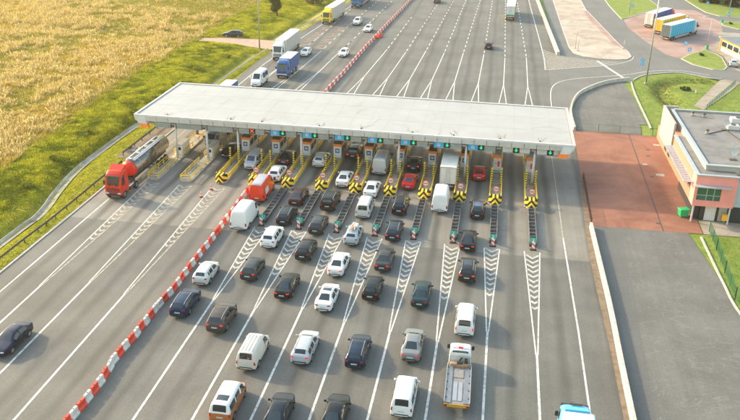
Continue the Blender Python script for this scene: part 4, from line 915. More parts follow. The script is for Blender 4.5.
# --- trees and shrubs
def tree(x, y, h, rad, label, tint, n=2600, name='tree', cat='tree', trunk=True, leaf=0.32, seed=0, base=None, group=None):
    r = np.random.default_rng(seed+int(abs(x)*7+y)); z0 = float(ground_z(np.array([float(x)]),np.array([float(y)]))[0])
    t = thing(name, label, cat, (x,y,z0), 0, group)
    base = h*0.22 if base is None else base; lobes = []
    for i in range(9):
        a = r.uniform(0,6.28); u = r.uniform(0.05,1); zz = base+(h-base)*u; prof = math.sin(math.pi*min(1,(0.12+u*0.86)))**0.7
        rr = rad*prof*r.uniform(.35,.75); lobes.append((math.cos(a)*rr, math.sin(a)*rr, zz, rad*r.uniform(.32,.55)*(1.1-.4*u)))
    if trunk:
        mb = MB().cyl((0,0,-.1),(0,0,h*.75),rad*.085,rad*.03,10)
        for lx,ly,lz,lr in lobes[:8]: mb.cyl((0,0,max(base*.6,lz*.5)),(lx*.8,ly*.8,lz),rad*.035,rad*.012,6)
        mb.build('trunk', BARK, t)
    per = n//len(lobes); P = []; Tn = []
    for lx,ly,lz,lr in lobes:
        d = r.normal(size=(per,3)); d /= np.linalg.norm(d,axis=1)[:,None]; rr = lr*r.uniform(.45,1.08,per)**.6
        P.append(np.array([lx,ly,lz])+d*rr[:,None]*np.array([1,1,.85])); Tn.append(np.tile(np.array(tint)*r.uniform(.75,1.25),(per,1))*r.uniform(.7,1.3,(per,1)))
    P = np.concatenate(P); Tn = np.clip(np.concatenate(Tn),0,1); k = len(P)
    a = r.normal(size=(k,3)); a /= np.linalg.norm(a,axis=1)[:,None]; b = np.cross(a, r.normal(size=(k,3))); b /= np.linalg.norm(b,axis=1)[:,None]
    s = leaf*r.uniform(.6,1.3,k)[:,None]
    V = np.stack([P-a*s*.6-b*s*.2, P+b*s*.5, P+a*s*.8, P-b*s*.5],1); V[:,:,2] = np.maximum(V[:,:,2], 0.02)
    me = bpy.data.meshes.new('crown'); me.from_pydata(V.reshape(-1,3).tolist(), [], np.arange(k*4).reshape(-1,4).tolist())
    ca = me.color_attributes.new('tint','FLOAT_COLOR','POINT'); col = np.ones((k*4,4)); col[:,:3] = np.repeat(Tn,4,0); ca.data.foreach_set('color', col.reshape(-1))
    me.materials.append(LEAF); link('crown', me, t); return t
DG = (0.10,0.105,0.02); OL = (0.19,0.165,0.035); BR = (0.16,0.125,0.045)
tree(-68.2,249.5,9.5,3.4,'tall olive green conical tree on the verge at the top left',(0.135,0.13,0.022),4200,base=.6,leaf=.36)
for x,y,h,rd,l,c in ((-62.5,275,6,3.6,'brownish bush mass right of the conical tree',BR),(-70,288,6,4,'olive bush behind the conical tree at the top edge',OL),(-57.5,292,6,3.8,'brownish bush by the far guard rail',BR)):
    tree(x,y,h,rd,l,c,2600,'shrub','shrub',base=.3)
for i,(x,y,h,rd) in enumerate(((73.5,316,8,4.6),(80,310,8.5,5),(86.5,305,8,5),(93.5,302,9,5.2),(77.5,323,9,5),(85,316,9.5,5.4),(70.5,328,8,4.6),(92,314,9.5,5.4))):
    tree(x,y,h,rd,['leftmost dark tree in the front of the wood at top right','second dark tree along the front of the top right wood','third dark tree along the front of the top right wood','dark tree at the right end of the top right wood front','dark tree behind the leftmost one of the wood','dark tree behind the second one of the wood','dark tree at the top edge left of the wood','dark tree behind the right end of the wood'][i],(0.062,0.066,0.018) if i%2 else (0.082,0.075,0.022),2600,base=.3,leaf=.42,group='dark trees at top right')
for x,y,h,rd,l in ((42.3,189.3,.9,.75,'left low dark green shrub on the lawn'),(43.3,189.0,.8,.7,'right low dark green shrub on the lawn'),(53.6,226.5,.7,.9,'small dark shrub on the lawn by the trailers'),(72.5,276,.8,.8,'low dark shrub on the lawn by the shop')):
    tree(x,y,h,rd,l,(0.05,0.10,0.03),420,'shrub','shrub',trunk=True,leaf=.16,base=.1)
for i in range(9):                                             # weedy bushes on the bank, each its own plant
    y = 93+i*12.5+random.uniform(-1.5,1.5); x = float(np.interp(y,[88,97,107,120,140,160,215],[-66.2,-66.4,-68,-70,-70,-67.5,-66]))+random.uniform(-2.2,1.2)
    if 203 < y < 218: continue
    tree(x,y,random.uniform(.5,.9),random.uniform(.7,1.2),'low leafy bush on the bank between the drain and the reed field',random.choice([(0.30,0.30,0.02),(0.26,0.27,0.02),(0.36,0.33,0.025)]),900,'bank_shrub','shrub',trunk=True,leaf=.2,base=.05,group='low bushes along the bank')

# ================================================================ VEHICLES (local +Y is forward)
def lerp(a, b, t): return a+(b-a)*t
class Body:
    """lofted shell, subdivided, then split by material into body and one mesh per pane"""
    def __init__(s, sp):
        s.sp = sp; hw = sp['hw']; top = sp['top']; belt = sp['belt']; wid = sp['w']; zf = sp.get('zf',.22); wr = sp['wr']
        ws, rw, sw = sp['ws'], sp['rw'], sp['side']
        ax = sp['axles']; r = sp['r']; ar = r+.09
        ys = {p[0] for p in top} | {p[0] for p in belt} | {p[0] for p in wid}
        for a in ax: ys |= {a-ar-.06, a-ar*.72, a, a+ar*.72, a+ar+.06}
        for a, b in list(ws)+list(rw)+list(sw): ys |= {a, b}
        y_lo, y_hi = top[0][0], top[-1][0]
        ys = sorted(y for y in ys if y_lo-1e-6 <= y <= y_hi+1e-6)
        keep = [ys[0]]
        for y in ys[1:]:
            if y-keep[-1] > .018: keep.append(y)
        ys = keep
        itp = lambda tab, y: float(np.interp(y, [p[0] for p in tab], [p[1] for p in tab]))
        V = []; n = 14
        for y in ys:
            w = hw*itp(wid,y); b = itp(belt,y); t = max(itp(top,y), b+.01); h = t-b; k = min(1, h/.42)
            f1, f2 = zf, zf+.13
            for a in ax:
                d = abs(y-a)
                if d < ar+.05: q = math.sqrt(max(0, ar*ar-min(d,ar)**2)); f1 = max(f1, r*.98+q*.98); f2 = max(f2, r+q)
            f1 = min(f1, b-.16); f2 = min(f2, b-.12); mid = max(.5*(zf+b), f2+.05); mid = min(mid, b-.05)
            if y in (ys[0], ys[-1]): f1 = zf+.08; f2 = zf+.16; mid = .5*(f2+b)
            pts = [(0,zf if f1 < zf+.3 else zf+.1),(w-.10,f1),(w-.012,f2),(w,mid),(w-.035,b),(lerp(w-.06,hw*wr,k),b+h*.86),(lerp(w-.26,hw*wr-.13,k),t-.012),(0,t+.018)]
            V += [(p[0],y,p[1]) for p in pts]+[(-p[0],y,p[1]) for p in reversed(pts[1:7])]
        F = []; MI = []; keys = ['body']
        def mi(k):
            if k not in keys: keys.append(k)
            return keys.index(k)
        inn = lambda m, iv: any(a-1e-4 <= m <= b+1e-4 for a,b in iv)
        for i in range(len(ys)-1):
            m = .5*(ys[i]+ys[i+1])
            for j in range(n):
                F.append((i*n+j, i*n+(j+1)%n, (i+1)*n+(j+1)%n, (i+1)*n+j)); hj = j if j < 7 else 13-j; k = 'body'
                if hj <= 0: k = 'under'
                elif hj == 1: k = 'under'
                elif hj == 4:
                    for q,(a,b) in enumerate(sw):
                        if a-1e-4 <= m <= b+1e-4: k = 'side_window%d%s' % (q, 'R' if j < 7 else 'L')
                elif hj == 6:
                    if inn(m, ws): k = 'windshield'
                    elif inn(m, rw): k = 'rear_window'
                    elif sp.get('roof') and sp['roof'][0] <= m <= sp['roof'][1]: k = 'roof'
                if k == 'body' and hj >= sp.get('roof_from',4) and sp.get('roof') and sp['roof'][0] <= m <= sp['roof'][1]: k = 'roof'
                MI.append(mi(k))
        F.append(tuple(reversed(range(n)))); MI.append(0); F.append(tuple(range((len(ys)-1)*n, len(ys)*n))); MI.append(0)
        me = bpy.data.meshes.new('loft'); me.from_pydata(V, [], F)
        for k in keys: me.materials.append(None)
        me.polygons.foreach_set('material_index', np.array(MI, dtype=np.int32))
        bm = bmesh.new(); bm.from_mesh(me); bmesh.ops.recalc_face_normals(bm, faces=bm.faces); bm.to_mesh(me); bm.free()
        ob = bpy.data.objects.new('loft', me); C.objects.link(ob); md = ob.modifiers.new('s','SUBSURF'); md.levels = 2; md.render_levels = 2
        dg = bpy.context.evaluated_depsgraph_get(); dg.update(); ev = ob.evaluated_get(dg); em = ev.to_mesh()
        co = np.empty(len(em.vertices)*3); em.vertices.foreach_get('co', co); co = co.reshape(-1,3)
        polys = [(p.material_index, tuple(p.vertices)) for p in em.polygons]
        s.bvh = BVHTree.FromPolygons([tuple(c) for c in co], [p[1] for p in polys])
        s.parts = {}
        for q, k in enumerate(keys):
            fs = [p[1] for p in polys if p[0] == q]
            if not fs: continue
            used = sorted({v for f in fs for v in f}); rm = {v:i for i,v in enumerate(used)}
            nm = k.rstrip('LR0123456789'); pm = bpy.data.meshes.new(nm); pm.from_pydata([tuple(co[v]) for v in used], [], [tuple(rm[v] for v in f) for f in fs])
            pm.materials.append(UNDER if k == 'under' else GLASS); pm.polygons.foreach_set('use_smooth', [True]*len(fs))
            s.parts[k] = (nm, pm)
        ev.to_mesh_clear(); bpy.data.objects.remove(ob); bpy.data.meshes.remove(me)
        s.zf = zf
    def cast(s, o, d):
        h = s.bvh.ray_cast(Vector(o), Vector(d)); return h[0]
    def patch(s, name, m, face, u0, u1, v0, v1, off=.012, nu=4, nv=3, deep=.03):
        """panel that follows the shell: face rear/front use (x,z), top uses (x,y)"""
        g = []; 
        for j in range(nv+1):
            for i in range(nu+1):
                u = lerp(u0,u1,i/nu); v = lerp(v0,v1,j/nv)
                o, d = {'rear': ((u,-9,v),(0,1,0)), 'front': ((u,9,v),(0,-1,0)), 'top': ((u,v,9),(0,0,-1)), 'right': ((9,u,v),(-1,0,0)), 'left': ((-9,u,v),(1,0,0))}[face]
                h = s.cast(o,d)
                if h is None:
                    return None
                g.append(h-Vector(d)*off)
        dv = Vector({'rear':(0,1,0),'front':(0,-1,0),'top':(0,0,-1),'right':(-1,0,0),'left':(1,0,0)}[face])*deep; W_ = nu+1
        bd = [i for i in range(W_)]+[j*W_+nu for j in range(1,nv+1)]+[nv*W_+i for i in range(nu-1,-1,-1)]+[j*W_ for j in range(nv-1,0,-1)]
        n0 = len(g); vs = g+[g[b]+dv for b in bd]; fs = [(j*W_+i,j*W_+i+1,(j+1)*W_+i+1,(j+1)*W_+i) for j in range(nv) for i in range(nu)]
        fs += [(bd[i],bd[(i+1)%len(bd)],n0+(i+1)%len(bd),n0+i) for i in range(len(bd))]
        return MB().add(vs, fs).mesh(name, m)

def wheel_meshes(r, w):
    n = 18; mb = MB(); prof = [(-w/2,r*.62),(-w/2,r*.93),(-w*.36,r),(w*.36,r),(w/2,r*.93),(w/2,r*.62)]
    vs = [(p[0], math.cos(2*math.pi*i/n)*p[1], math.sin(2*math.pi*i/n)*p[1]) for i in range(n) for p in prof]; k = len(prof)
    mb.add(vs, [(i*k+j, i*k+j+1, ((i+1)%n)*k+j+1, ((i+1)%n)*k+j) for i in range(n) for j in range(k-1)])
    rm = MB()
    for sd in (-1,1):
        rm.cyl((sd*w*.34,0,0),(sd*w*.40,0,0),r*.63,n=n)
        rm.cyl((sd*w*.40,0,0),(sd*w*.48,0,0),r*.16,n=8)
        for i in range(5):
            a = 2*math.pi*i/5; rm.bar((sd*w*.43,math.cos(a)*r*.12,math.sin(a)*r*.12),(sd*w*.43,math.cos(a)*r*.6,math.sin(a)*r*.6),.06,.09)
    return mb.mesh('wheel', RUBBER, True), rm.mesh('rim', RIM)
WH = {}
def wheels(t, pos, r, w):
    if (r,w) not in WH: WH[(r,w)] = wheel_meshes(r,w)
    for p in pos:
        o = link('wheel', WH[(r,w)][0], t); o.location = (p[0],p[1],r+.002); c = link('rim', WH[(r,w)][1], o)

SPEC = {}
SPEC['sedan'] = dict(hw=.91, wr=.66, zf=.2, r=.32, axles=(-1.36,1.36), w=[(-2.36,.66),(-2.25,.86),(-1.9,.96),(-1.4,1),(1.2,1),(1.75,.95),(2.1,.84),(2.28,.66),(2.36,.48)],
    top=[(-2.36,.60),(-2.32,.93),(-2.2,1.02),(-1.72,1.06),(-.95,1.41),(-.3,1.45),(.3,1.43),(1.12,1.02),(2.0,.84),(2.26,.72),(2.36,.5)],
    belt=[(-2.36,.58),(-2.32,.86),(-2.2,.95),(-1.72,.97),(1.12,.94),(2.0,.78),(2.26,.66),(2.36,.46)], ws=[(.3,1.1)], rw=[(-1.70,-.97)], side=[(-.12,.78),(-1.2,-.22)], tl=(.44,.74,.78,.89), plate=.62, hl=(.36,.62,.58,.68))
SPEC['hatch'] = dict(hw=.89, wr=.68, zf=.2, r=.32, axles=(-1.28,1.28), w=[(-2.11,.70),(-2.0,.90),(-1.6,.99),(1.1,1),(1.6,.95),(1.9,.83),(2.05,.66),(2.12,.48)],
    top=[(-2.11,.55),(-2.08,.85),(-2.03,1.02),(-1.93,1.12),(-1.58,1.41),(-.9,1.48),(.1,1.49),(.35,1.45),(1.15,1.05),(1.8,.9),(2.03,.76),(2.12,.5)],
    belt=[(-2.11,.5),(-2.08,.8),(-2.03,.95),(-1.93,1.0),(1.15,.96),(1.8,.83),(2.03,.7),(2.12,.46)], ws=[(.35,1.13)], rw=[(-1.94,-1.6)], side=[(-.1,.82),(-1.05,-.2),(-1.5,-1.14)], tl=(.52,.74,.84,.98), plate=.66, hl=(.36,.6,.62,.74))
SPEC['estate'] = dict(hw=.91, wr=.69, zf=.2, r=.33, axles=(-1.36,1.36), w=[(-2.36,.70),(-2.26,.89),(-1.8,.99),(1.2,1),(1.75,.95),(2.1,.84),(2.28,.66),(2.36,.48)],
    top=[(-2.36,.58),(-2.33,.9),(-2.28,1.04),(-2.2,1.12),(-1.8,1.42),(-1.2,1.48),(-.2,1.5),(.3,1.46),(1.12,1.03),(2.0,.86),(2.26,.74),(2.36,.5)],
    belt=[(-2.36,.54),(-2.33,.84),(-2.28,.95),(-2.2,1.0),(1.12,.95),(2.0,.79),(2.26,.68),(2.36,.46)], ws=[(.3,1.1)], rw=[(-2.2,-1.82)], side=[(-.12,.78),(-1.1,-.22),(-1.85,-1.2)], tl=(.50,.76,.83,.95), plate=.66, hl=(.36,.62,.60,.70), rails=True)
SPEC['suv'] = dict(hw=.93, wr=.71, zf=.26, r=.36, axles=(-1.32,1.34), w=[(-2.23,.74),(-2.12,.91),(-1.7,.99),(1.2,1),(1.7,.96),(2.0,.86),(2.16,.70),(2.24,.52)],
    top=[(-2.23,.62),(-2.2,.95),(-2.14,1.1),(-2.06,1.2),(-1.72,1.58),(-1.1,1.66),(-.1,1.68),(.35,1.62),(1.12,1.17),(1.85,1.05),(2.12,.9),(2.24,.56)],
    belt=[(-2.23,.58),(-2.2,.9),(-2.14,1.04),(-2.06,1.08),(1.12,1.06),(1.85,.97),(2.12,.83),(2.24,.52)], ws=[(.35,1.1)], rw=[(-2.06,-1.74)], side=[(-.12,.8),(-1.05,-.22),(-1.75,-1.15)], tl=(.52,.78,.94,1.07), plate=.76, hl=(.4,.66,.72,.84), rails=True)
SPEC['jeep'] = dict(hw=.93, wr=.80, zf=.3, r=.38, axles=(-1.3,1.34), w=[(-2.2,.92),(-2.12,.98),(-1.6,1),(1.5,1),(2.1,.96),(2.24,.86)],
    top=[(-2.21,.7),(-2.19,1.05),(-2.16,1.2),(-2.12,1.3),(-2.0,1.72),(-1.5,1.8),(-.1,1.81),(.45,1.75),(.95,1.27),(1.9,1.18),(2.14,1.02),(2.24,.6)],
    belt=[(-2.21,.66),(-2.19,1.0),(-2.16,1.12),(-2.12,1.14),(.95,1.14),(1.9,1.1),(2.14,.95),(2.24,.56)], ws=[(.45,.93)], rw=[(-2.12,-2.0)], side=[(-.1,.7),(-1.0,-.2),(-1.85,-1.1)], tl=(.62,.86,.85,1.1), plate=.8, hl=(.5,.84,.82,1.0), rails=True)
SPEC['mpv'] = dict(hw=.95, wr=.80, zf=.24, r=.35, axles=(-1.5,1.5), w=[(-2.46,.88),(-2.38,.97),(-1.6,1),(1.5,1),(2.0,.95),(2.3,.84),(2.42,.68),(2.47,.5)],
    top=[(-2.46,.7),(-2.45,1.0),(-2.43,1.2),(-2.40,1.3),(-2.30,1.84),(-2.1,1.95),(-.5,1.97),(.75,1.95),(1.05,1.86),(1.75,1.22),(2.2,1.05),(2.4,.82),(2.47,.5)],
    belt=[(-2.46,.66),(-2.45,.95),(-2.43,1.12),(-2.40,1.16),(1.75,1.1),(2.2,.96),(2.4,.75),(2.47,.46)], ws=[(1.05,1.74)], rw=[(-2.40,-2.28)], side=[(.55,1.35),(-.75,.45),(-2.1,-.85)], tl=(.74,.90,.85,1.15), plate=.78, hl=(.42,.68,.70,.86))
SPEC['panelvan'] = dict(SPEC['mpv'], side=[(.55,1.35)], tl=(.74,.90,.8,1.1))
SPEC['twotone'] = dict(SPEC['mpv'], roof=(-2.42,1.9))
SPEC['transit'] = dict(hw=1.0, wr=.84, zf=.28, r=.36, axles=(-1.55,1.75), w=[(-2.78,.93),(-2.7,.99),(-1.6,1),(1.7,1),(2.2,.96),(2.55,.86),(2.7,.7),(2.78,.5)],
    top=[(-2.78,.8),(-2.77,1.2),(-2.76,1.35),(-2.74,1.45),(-2.66,2.4),(-2.4,2.52),(-.5,2.54),(.9,2.5),(1.3,2.3),(2.0,1.38),(2.45,1.15),(2.68,.9),(2.78,.5)],
    belt=[(-2.78,.76),(-2.77,1.15),(-2.76,1.25),(-2.74,1.28),(2.0,1.24),(2.45,1.05),(2.68,.82),(2.78,.46)], ws=[(1.3,1.98)], rw=[], side=[(.95,1.62)], tl=(.80,.96,.75,1.15), plate=.7, hl=(.45,.72,.76,.94))
SPEC['redvan'] = dict(SPEC['transit'], roof=(-2.6,1.1), roof_from=6)
SPEC['minibus'] = dict(SPEC['transit'], side=[(.95,1.62),(-.6,.85),(-2.4,-.7)], rw=[(-2.74,-2.64)])
SPEC['cab'] = dict(hw=1.23, wr=.94, zf=.5, r=.5, axles=(.25,), w=[(-1.15,.97),(-1.05,1),(.8,1),(1.05,.96),(1.18,.88)],
    top=[(-1.15,2.6),(-1.12,3.35),(-.9,3.58),(.2,3.5),(.62,3.2),(.78,2.95),(1.06,1.78),(1.12,1.5),(1.17,.9),(1.18,.7)],
    belt=[(-1.15,1.6),(-1.12,1.72),(-.9,1.75),(.78,1.75),(1.06,1.66),(1.12,1.42),(1.17,.82),(1.18,.62)], ws=[(.78,1.05)], rw=[], side=[(-.1,.72)], tl=None, plate=None, hl=(.62,1.02,.80,1.02))
SPEC['lowcab'] = dict(SPEC['cab'], hw=1.08, zf=.42, r=.42, axles=(.2,), top=[(-.95,1.8),(-.92,2.15),(-.75,2.3),(.2,2.32),(.5,2.22),(1.02,1.35),(1.12,1.1),(1.17,.7),(1.18,.6)],
    belt=[(-.95,1.2),(-.92,1.3),(.2,1.3),(1.02,1.26),(1.12,1.02),(1.17,.64),(1.18,.54)], w=[(-.95,.97),(-.85,1),(.8,1),(1.05,.96),(1.18,.88)], ws=[(.5,1.0)], side=[(-.3,.55)], rw=[(-.93,-.85)], hl=(.6,.95,.72,.9))
_bodies = {}
def get_body(k):
    if k in _bodies: return _bodies[k]
    sp = SPEC[k]; b = Body(sp); b.extra = []
    def add(nm, me, sub=None):
        if me: b.extra.append((nm, me))
    if sp['tl']:
        a,c,z0,z1 = sp['tl']
        for s in (-1,1): add('taillight', b.patch('taillight', TLR, 'rear', s*a, s*c, z0, z1))
    if sp['hl']:
        a,c,z0,z1 = sp['hl']
        for s in (-1,1): add('headlight', b.patch('headlight', HLL, 'front', s*a, s*c, z0, z1))
    if sp['plate']: add('number_plate', b.patch('number_plate', SIGNG, 'rear', -.26, .26, sp['plate']-.06, sp['plate']+.06, nu=2, nv=1)); add('rear_bumper_trim', b.patch('rear_bumper_trim', UNDER, 'rear', -.6, .6, sp['zf']+.2, sp['zf']+.3, nu=6, nv=1))
    zf = sp['zf']; add('grille', b.patch('grille', UNDER, 'front', -.42*sp['hw'], .42*sp['hw'], zf+.26, zf+.40, nu=6, nv=2))
    hw = sp['hw']; ya = max(iv[1] for iv in sp['side'])-.02; zb = float(np.interp(ya, [p[0] for p in sp['belt']], [p[1] for p in sp['belt']]))
    big = k in ('cab','lowcab','transit','redvan','minibus')
    if not big:
        for s in (-1,1): add('mirror', MB().bbox(min(s*(hw-.05),s*(hw+.17)),max(s*(hw-.05),s*(hw+.17)),ya-.05,ya+.09,zb+.02,zb+.16,.03).mesh('mirror'))
    else:
        for s in (-1,1): add('mirror', MB().bbox(min(s*(hw-.03),s*(hw+.24)),max(s*(hw-.03),s*(hw+.24)),ya+.05,ya+.2,zb+.2,zb+.62,.04).mesh('mirror'))
    if sp.get('rails'):
        ry0, ry1 = sp['side'][-1][0]-.05, .2
        for s in (-1,1):
            x = s*(hw*sp['wr']-.08); mb = MB(); pv = None
            for i in range(9):
                y = lerp(ry0,ry1,i/8); h = b.cast((x,y,9),(0,0,-1)); p = Vector((x,y,h.z+.06))
                if pv is not None: mb.bar(pv,p,.035)
                if i in (0,8): mb.bar(p, p-Vector((0,0,.07)), .05)
                pv = p
            add('roof_rail', mb.mesh('roof_rail', STEEL))
    # door seams and handles, thin strips that follow the shell
    for s, fc in ((1,'right'),(-1,'left')):
        for iv in sp['side'][:2]:
            y = iv[0]-.05 if k not in ('cab','lowcab') else iv[0]-.1
            add('door_seam', b.patch('door_seam', UNDER, fc, y-.012, y+.012, zf+.32, zb-.05, off=.004, nu=1, nv=4, deep=.01))
            add('door_handle', b.patch('door_handle', UNDER, fc, y+.08, y+.24, zb-.16, zb-.12, off=.03, nu=1, nv=1))
    _bodies[k] = b; return b
def put_body(k, t, pm, roofm=None, brake=False, dy=0.0):
    b = get_body(k); bo = None
    for key,(nm,me) in b.parts.items():
        o = link(nm, me, t, pm if nm == 'body' else (roofm if nm == 'roof' else None)); o.location = (0,dy,0)
        if nm == 'body': bo = o
    for nm, me in b.extra:
        if not me.materials: me.materials.append(UNDER)
        o = link(nm, me, t, (TLB if brake else None) if nm == 'taillight' else (pm if nm == 'mirror' and k not in ('cab','lowcab','transit','redvan') else None)); o.location = (0,dy,0)
    sp = SPEC[k]
    return b
def car(kind, col, x, y, label, rz=0.0, roof=None, brake=False, extra=None, name=None, cat='car', metal=.25, z=0.005, group=None):
    t = thing(name or {'mpv':'passenger_van','panelvan':'panel_van','transit':'panel_van','redvan':'panel_van','twotone':'passenger_van','minibus':'minibus'}.get(kind,'car'),
              label, cat, (x,y,z), math.radians(rz)+random.uniform(-.012,.012), group or 'vehicles at the toll plaza')
    pm = paint(col, metal); sp = SPEC[kind]; sc = 1.2 if kind in ('transit','redvan','minibus') else (1.13 if kind in ('mpv','panelvan','twotone') else 1.19)
    t.scale = (sc,sc,sc)
    b = put_body(kind, t, pm, paint(roof, .05) if roof else None, brake)
    w = .22; wheels(t, [(s*(sp['hw']-w/2-.015),a) for a in sp['axles'] for s in (-1,1)], sp['r'], w)
    hw = sp['hw']*sp['wr']
    if extra == 'sunroof' or extra == 'panorama':
        y0, y1 = (-.45,.15) if extra == 'sunroof' else (-1.25,.2)
        me = b.patch('sunroof', GLASS, 'top', -.42, .42, y0, y1, off=.006, nu=4, nv=4); link('sunroof', me, t)
    if extra == 'rearsunroof': link('sunroof', b.patch('sunroof', GLASS, 'top', -.48, .48, -1.75, -1.05, off=.006, nu=4, nv=4), t)
    if extra == 'roofload':
        mb = MB()
        for yy in (-.9,.1): h = b.cast((0,yy,9),(0,0,-1)); mb.bar((-.6,yy,h.z+.12),(.6,yy,h.z+.12),.05)
        mb.build('roof_rack', STEEL, t); h = b.cast((0,-.4,9),(0,0,-1)).z
        MB().bar((-.35,-1.3,h+.2),(-.1,.75,h+.2),.12).bar((.3,-1.2,h+.22),(.05,.6,h+.22),.1).build('roof_load', WHITE, t); MB().bar((0,-.9,h+.25),(.1,.2,h+.25),.14).build('roof_load', ORANGE, t); MB().bbox(.1,.55,-.6,.3,h+.15,h+.4,.06).build('roof_load', PLW, t)
    if extra == 'bluetop': link('roof_panel', b.patch('roof_panel', paint((.10,.16,.26)), 'top', -.5, .5, -1.3, .25, off=.006, nu=5, nv=5), t)
    if extra == 'beacon':
        h = b.cast((0,.1,9),(0,0,-1)).z; MB().bbox(-.4,.4,0,.2,h,h+.12,.04).build('beacon', AMB, t)
    if extra == 'ribs':
        mb = MB()
        for q in (-.45,-.15,.15,.45):
            h = b.cast((q,-.5,9),(0,0,-1)).z; mb.box(q-.03,q+.03,-2.0,.6,h-.01,h+.025)
        mb.build('roof_rib', pm, t)
    if extra == 'graphics':
        me = b.patch('side_graphic', WHITE, 'right', -2.0, -.6, .95, 1.7, off=.01, nu=6, nv=3); 
        if me: link('side_graphic', me, t)
        me = b.patch('side_graphic', WHITE, 'left', -2.0, -.6, .95, 1.7, off=.01, nu=6, nv=3)
        if me: link('side_graphic', me, t)
    return t

# colours
cW=(.72,.71,.69); cS=(.42,.43,.44); cG=(.14,.145,.15); cDG=(.065,.068,.072); cK=(.018,.019,.021); cNV=(.018,.035,.085); cBL=(.02,.055,.14); cTP=(.15,.12,.105); cTE=(.02,.055,.06); cRD=(.52,.02,.018); cBR=(.085,.028,.026); cCR=(.56,.53,.47)
# queue lane along the barrier
car('transit',cW,-32.6,100.3,'tall white panel van at the barrier blocks, behind the red van',brake=False,cat='van',metal=0)
car('hatch',(.60,.59,.57),-32.5,83.9,'white hatchback nearest the barrier blocks, behind the tall white van')
car('estate',cBL,-32.4,76.8,'dark blue estate car nearest the barrier blocks')
car('redvan',(.72,.045,.012),-33.0,110.3,'orange red panel van with grey roof beside an island nose',roof=(.36,.38,.42),cat='van',metal=0,extra='graphics')
car('suv',cW,-32.7,117.8,'white crossover just ahead of the red van',metal=0)
car('sedan',cDG,-33.1,125.6,'dark car with lit tail lights ahead of the white crossover',brake=True)
# second queue lane
car('suv',cTP,-27.3,74.3,'taupe brown crossover behind the dark grey hatchback',brake=True)
car('hatch',(.10,.10,.098),-27.3,86.1,'dark grey hatchback ahead of the taupe crossover',brake=True)
car('suv',cW,-27.3,95.1,'white crossover behind the black estate beside a teal board',metal=0)
car('estate',(.03,.035,.042),-27.2,102.6,'black estate car with roof rails beside the second crash cushion from the barrier row')
car('sedan',cBR,-27.2,109.5,'dark maroon saloon beside the island nose next to the red van')
car('suv',(.62,.61,.58),-27.2,125.4,'white crossover passing a booth under the roof, left of the white saloon')
# third
car('twotone',(.40,.135,.04),-21.9,60.1,'orange passenger van with white roof and dark sunroof at the bottom',roof=cW,cat='van',extra='rearsunroof',metal=.1)
car('panelvan',cCR,-22.0,68.5,'cream white panel van ahead of the orange van',cat='van',metal=0,extra='ribs')
car('sedan',(.022,.026,.024),-22.1,82.8,'black saloon with lit brake lights, ahead of the cream van',brake=True)
car('hatch',(.03,.03,.03),-22.1,92.5,'black hatchback ahead of the black saloon with lit brake lights')
car('hatch',(.075,.08,.08),-22.2,100.3,'dark grey hatchback between two crash cushions, ahead of the black hatchback')
car('jeep',(.028,.026,.022),-22.2,108.5,'boxy black off-road car with roof rails by an island nose')
car('sedan',cW,-21.9,118.1,'white saloon ahead of the boxy black off-road car',metal=0)
car('jeep',(.05,.045,.04),-22.4,130.2,'dark off-road car under the roof ahead of the white saloon',extra='bluetop',brake=True)
# fourth
car('sedan',(.022,.03,.05),-16.9,59.4,'navy saloon cut off by the bottom edge, beside the orange van')
car('estate',(.46,.48,.50),-17.0,70.5,'silver estate car with red tail lights right of the cream van',brake=True)
car('sedan',(.70,.70,.69),-16.9,81.1,'smaller white saloon behind another white saloon',metal=0,extra='sunroof')
car('sedan',cW,-17.2,89.5,'larger white saloon behind the silver car with roof load',metal=.1,brake=True)
car('hatch',(.40,.45,.48),-16.9,98.1,'pale blue silver hatchback carrying gear on its roof rack',extra='roofload')
car('mpv',(.52,.51,.48),-16.8,107.2,'white passenger van next to a crash cushion, behind a white saloon',cat='van',metal=0)
car('sedan',cW,-17.0,114.8,'white saloon squeezed between islands ahead of the white passenger van',metal=0)
car('transit',(.46,.47,.48),-17.0,125.0,'silver grey tall van at a booth under the roof',cat='van',metal=.2)
# fifth
car('sedan',(.02,.028,.03),-11.8,60.2,'dark car cut off by the bottom edge, right of the navy saloon')
car('estate',(.022,.05,.10),-11.5,70.8,'dark blue estate with silver roof rails left of the grey saloon')
car('hatch',(.022,.03,.026),-12.1,84.2,'black green small hatchback behind the dark grey saloon')
car('sedan',(.085,.085,.08),-11.8,91.9,'dark grey saloon with pale rear shelf ahead of the small black hatchback',brake=True)
car('estate',(.035,.055,.075),-11.7,100.7,'dark blue grey estate with bright red tail lights beside a crash cushion',brake=True)
car('suv',cK,-11.9,109.2,'black crossover behind the red saloon at the toll islands')
car('sedan',cRD,-11.7,119.2,'red saloon behind a dark car at the booths',metal=.1)
car('suv',(.03,.03,.03),-11.8,126.8,'dark crossover under the roof ahead of the red saloon',brake=True)
# sixth
car('mpv',cW,-5.85,64.0,'white passenger van at the bottom with dark rear window',cat='van',metal=0)
car('sedan',(.22,.23,.23),-6.1,73.1,'medium grey saloon with lit tail lights ahead of the bottom white van',brake=True)
car('sedan',(.022,.07,.085),-6.3,84.0,'dark teal saloon alone in its lane ahead of the grey saloon')
car('transit',cW,-6.25,112.0,'white tall van close behind the white box truck',cat='van',metal=0)
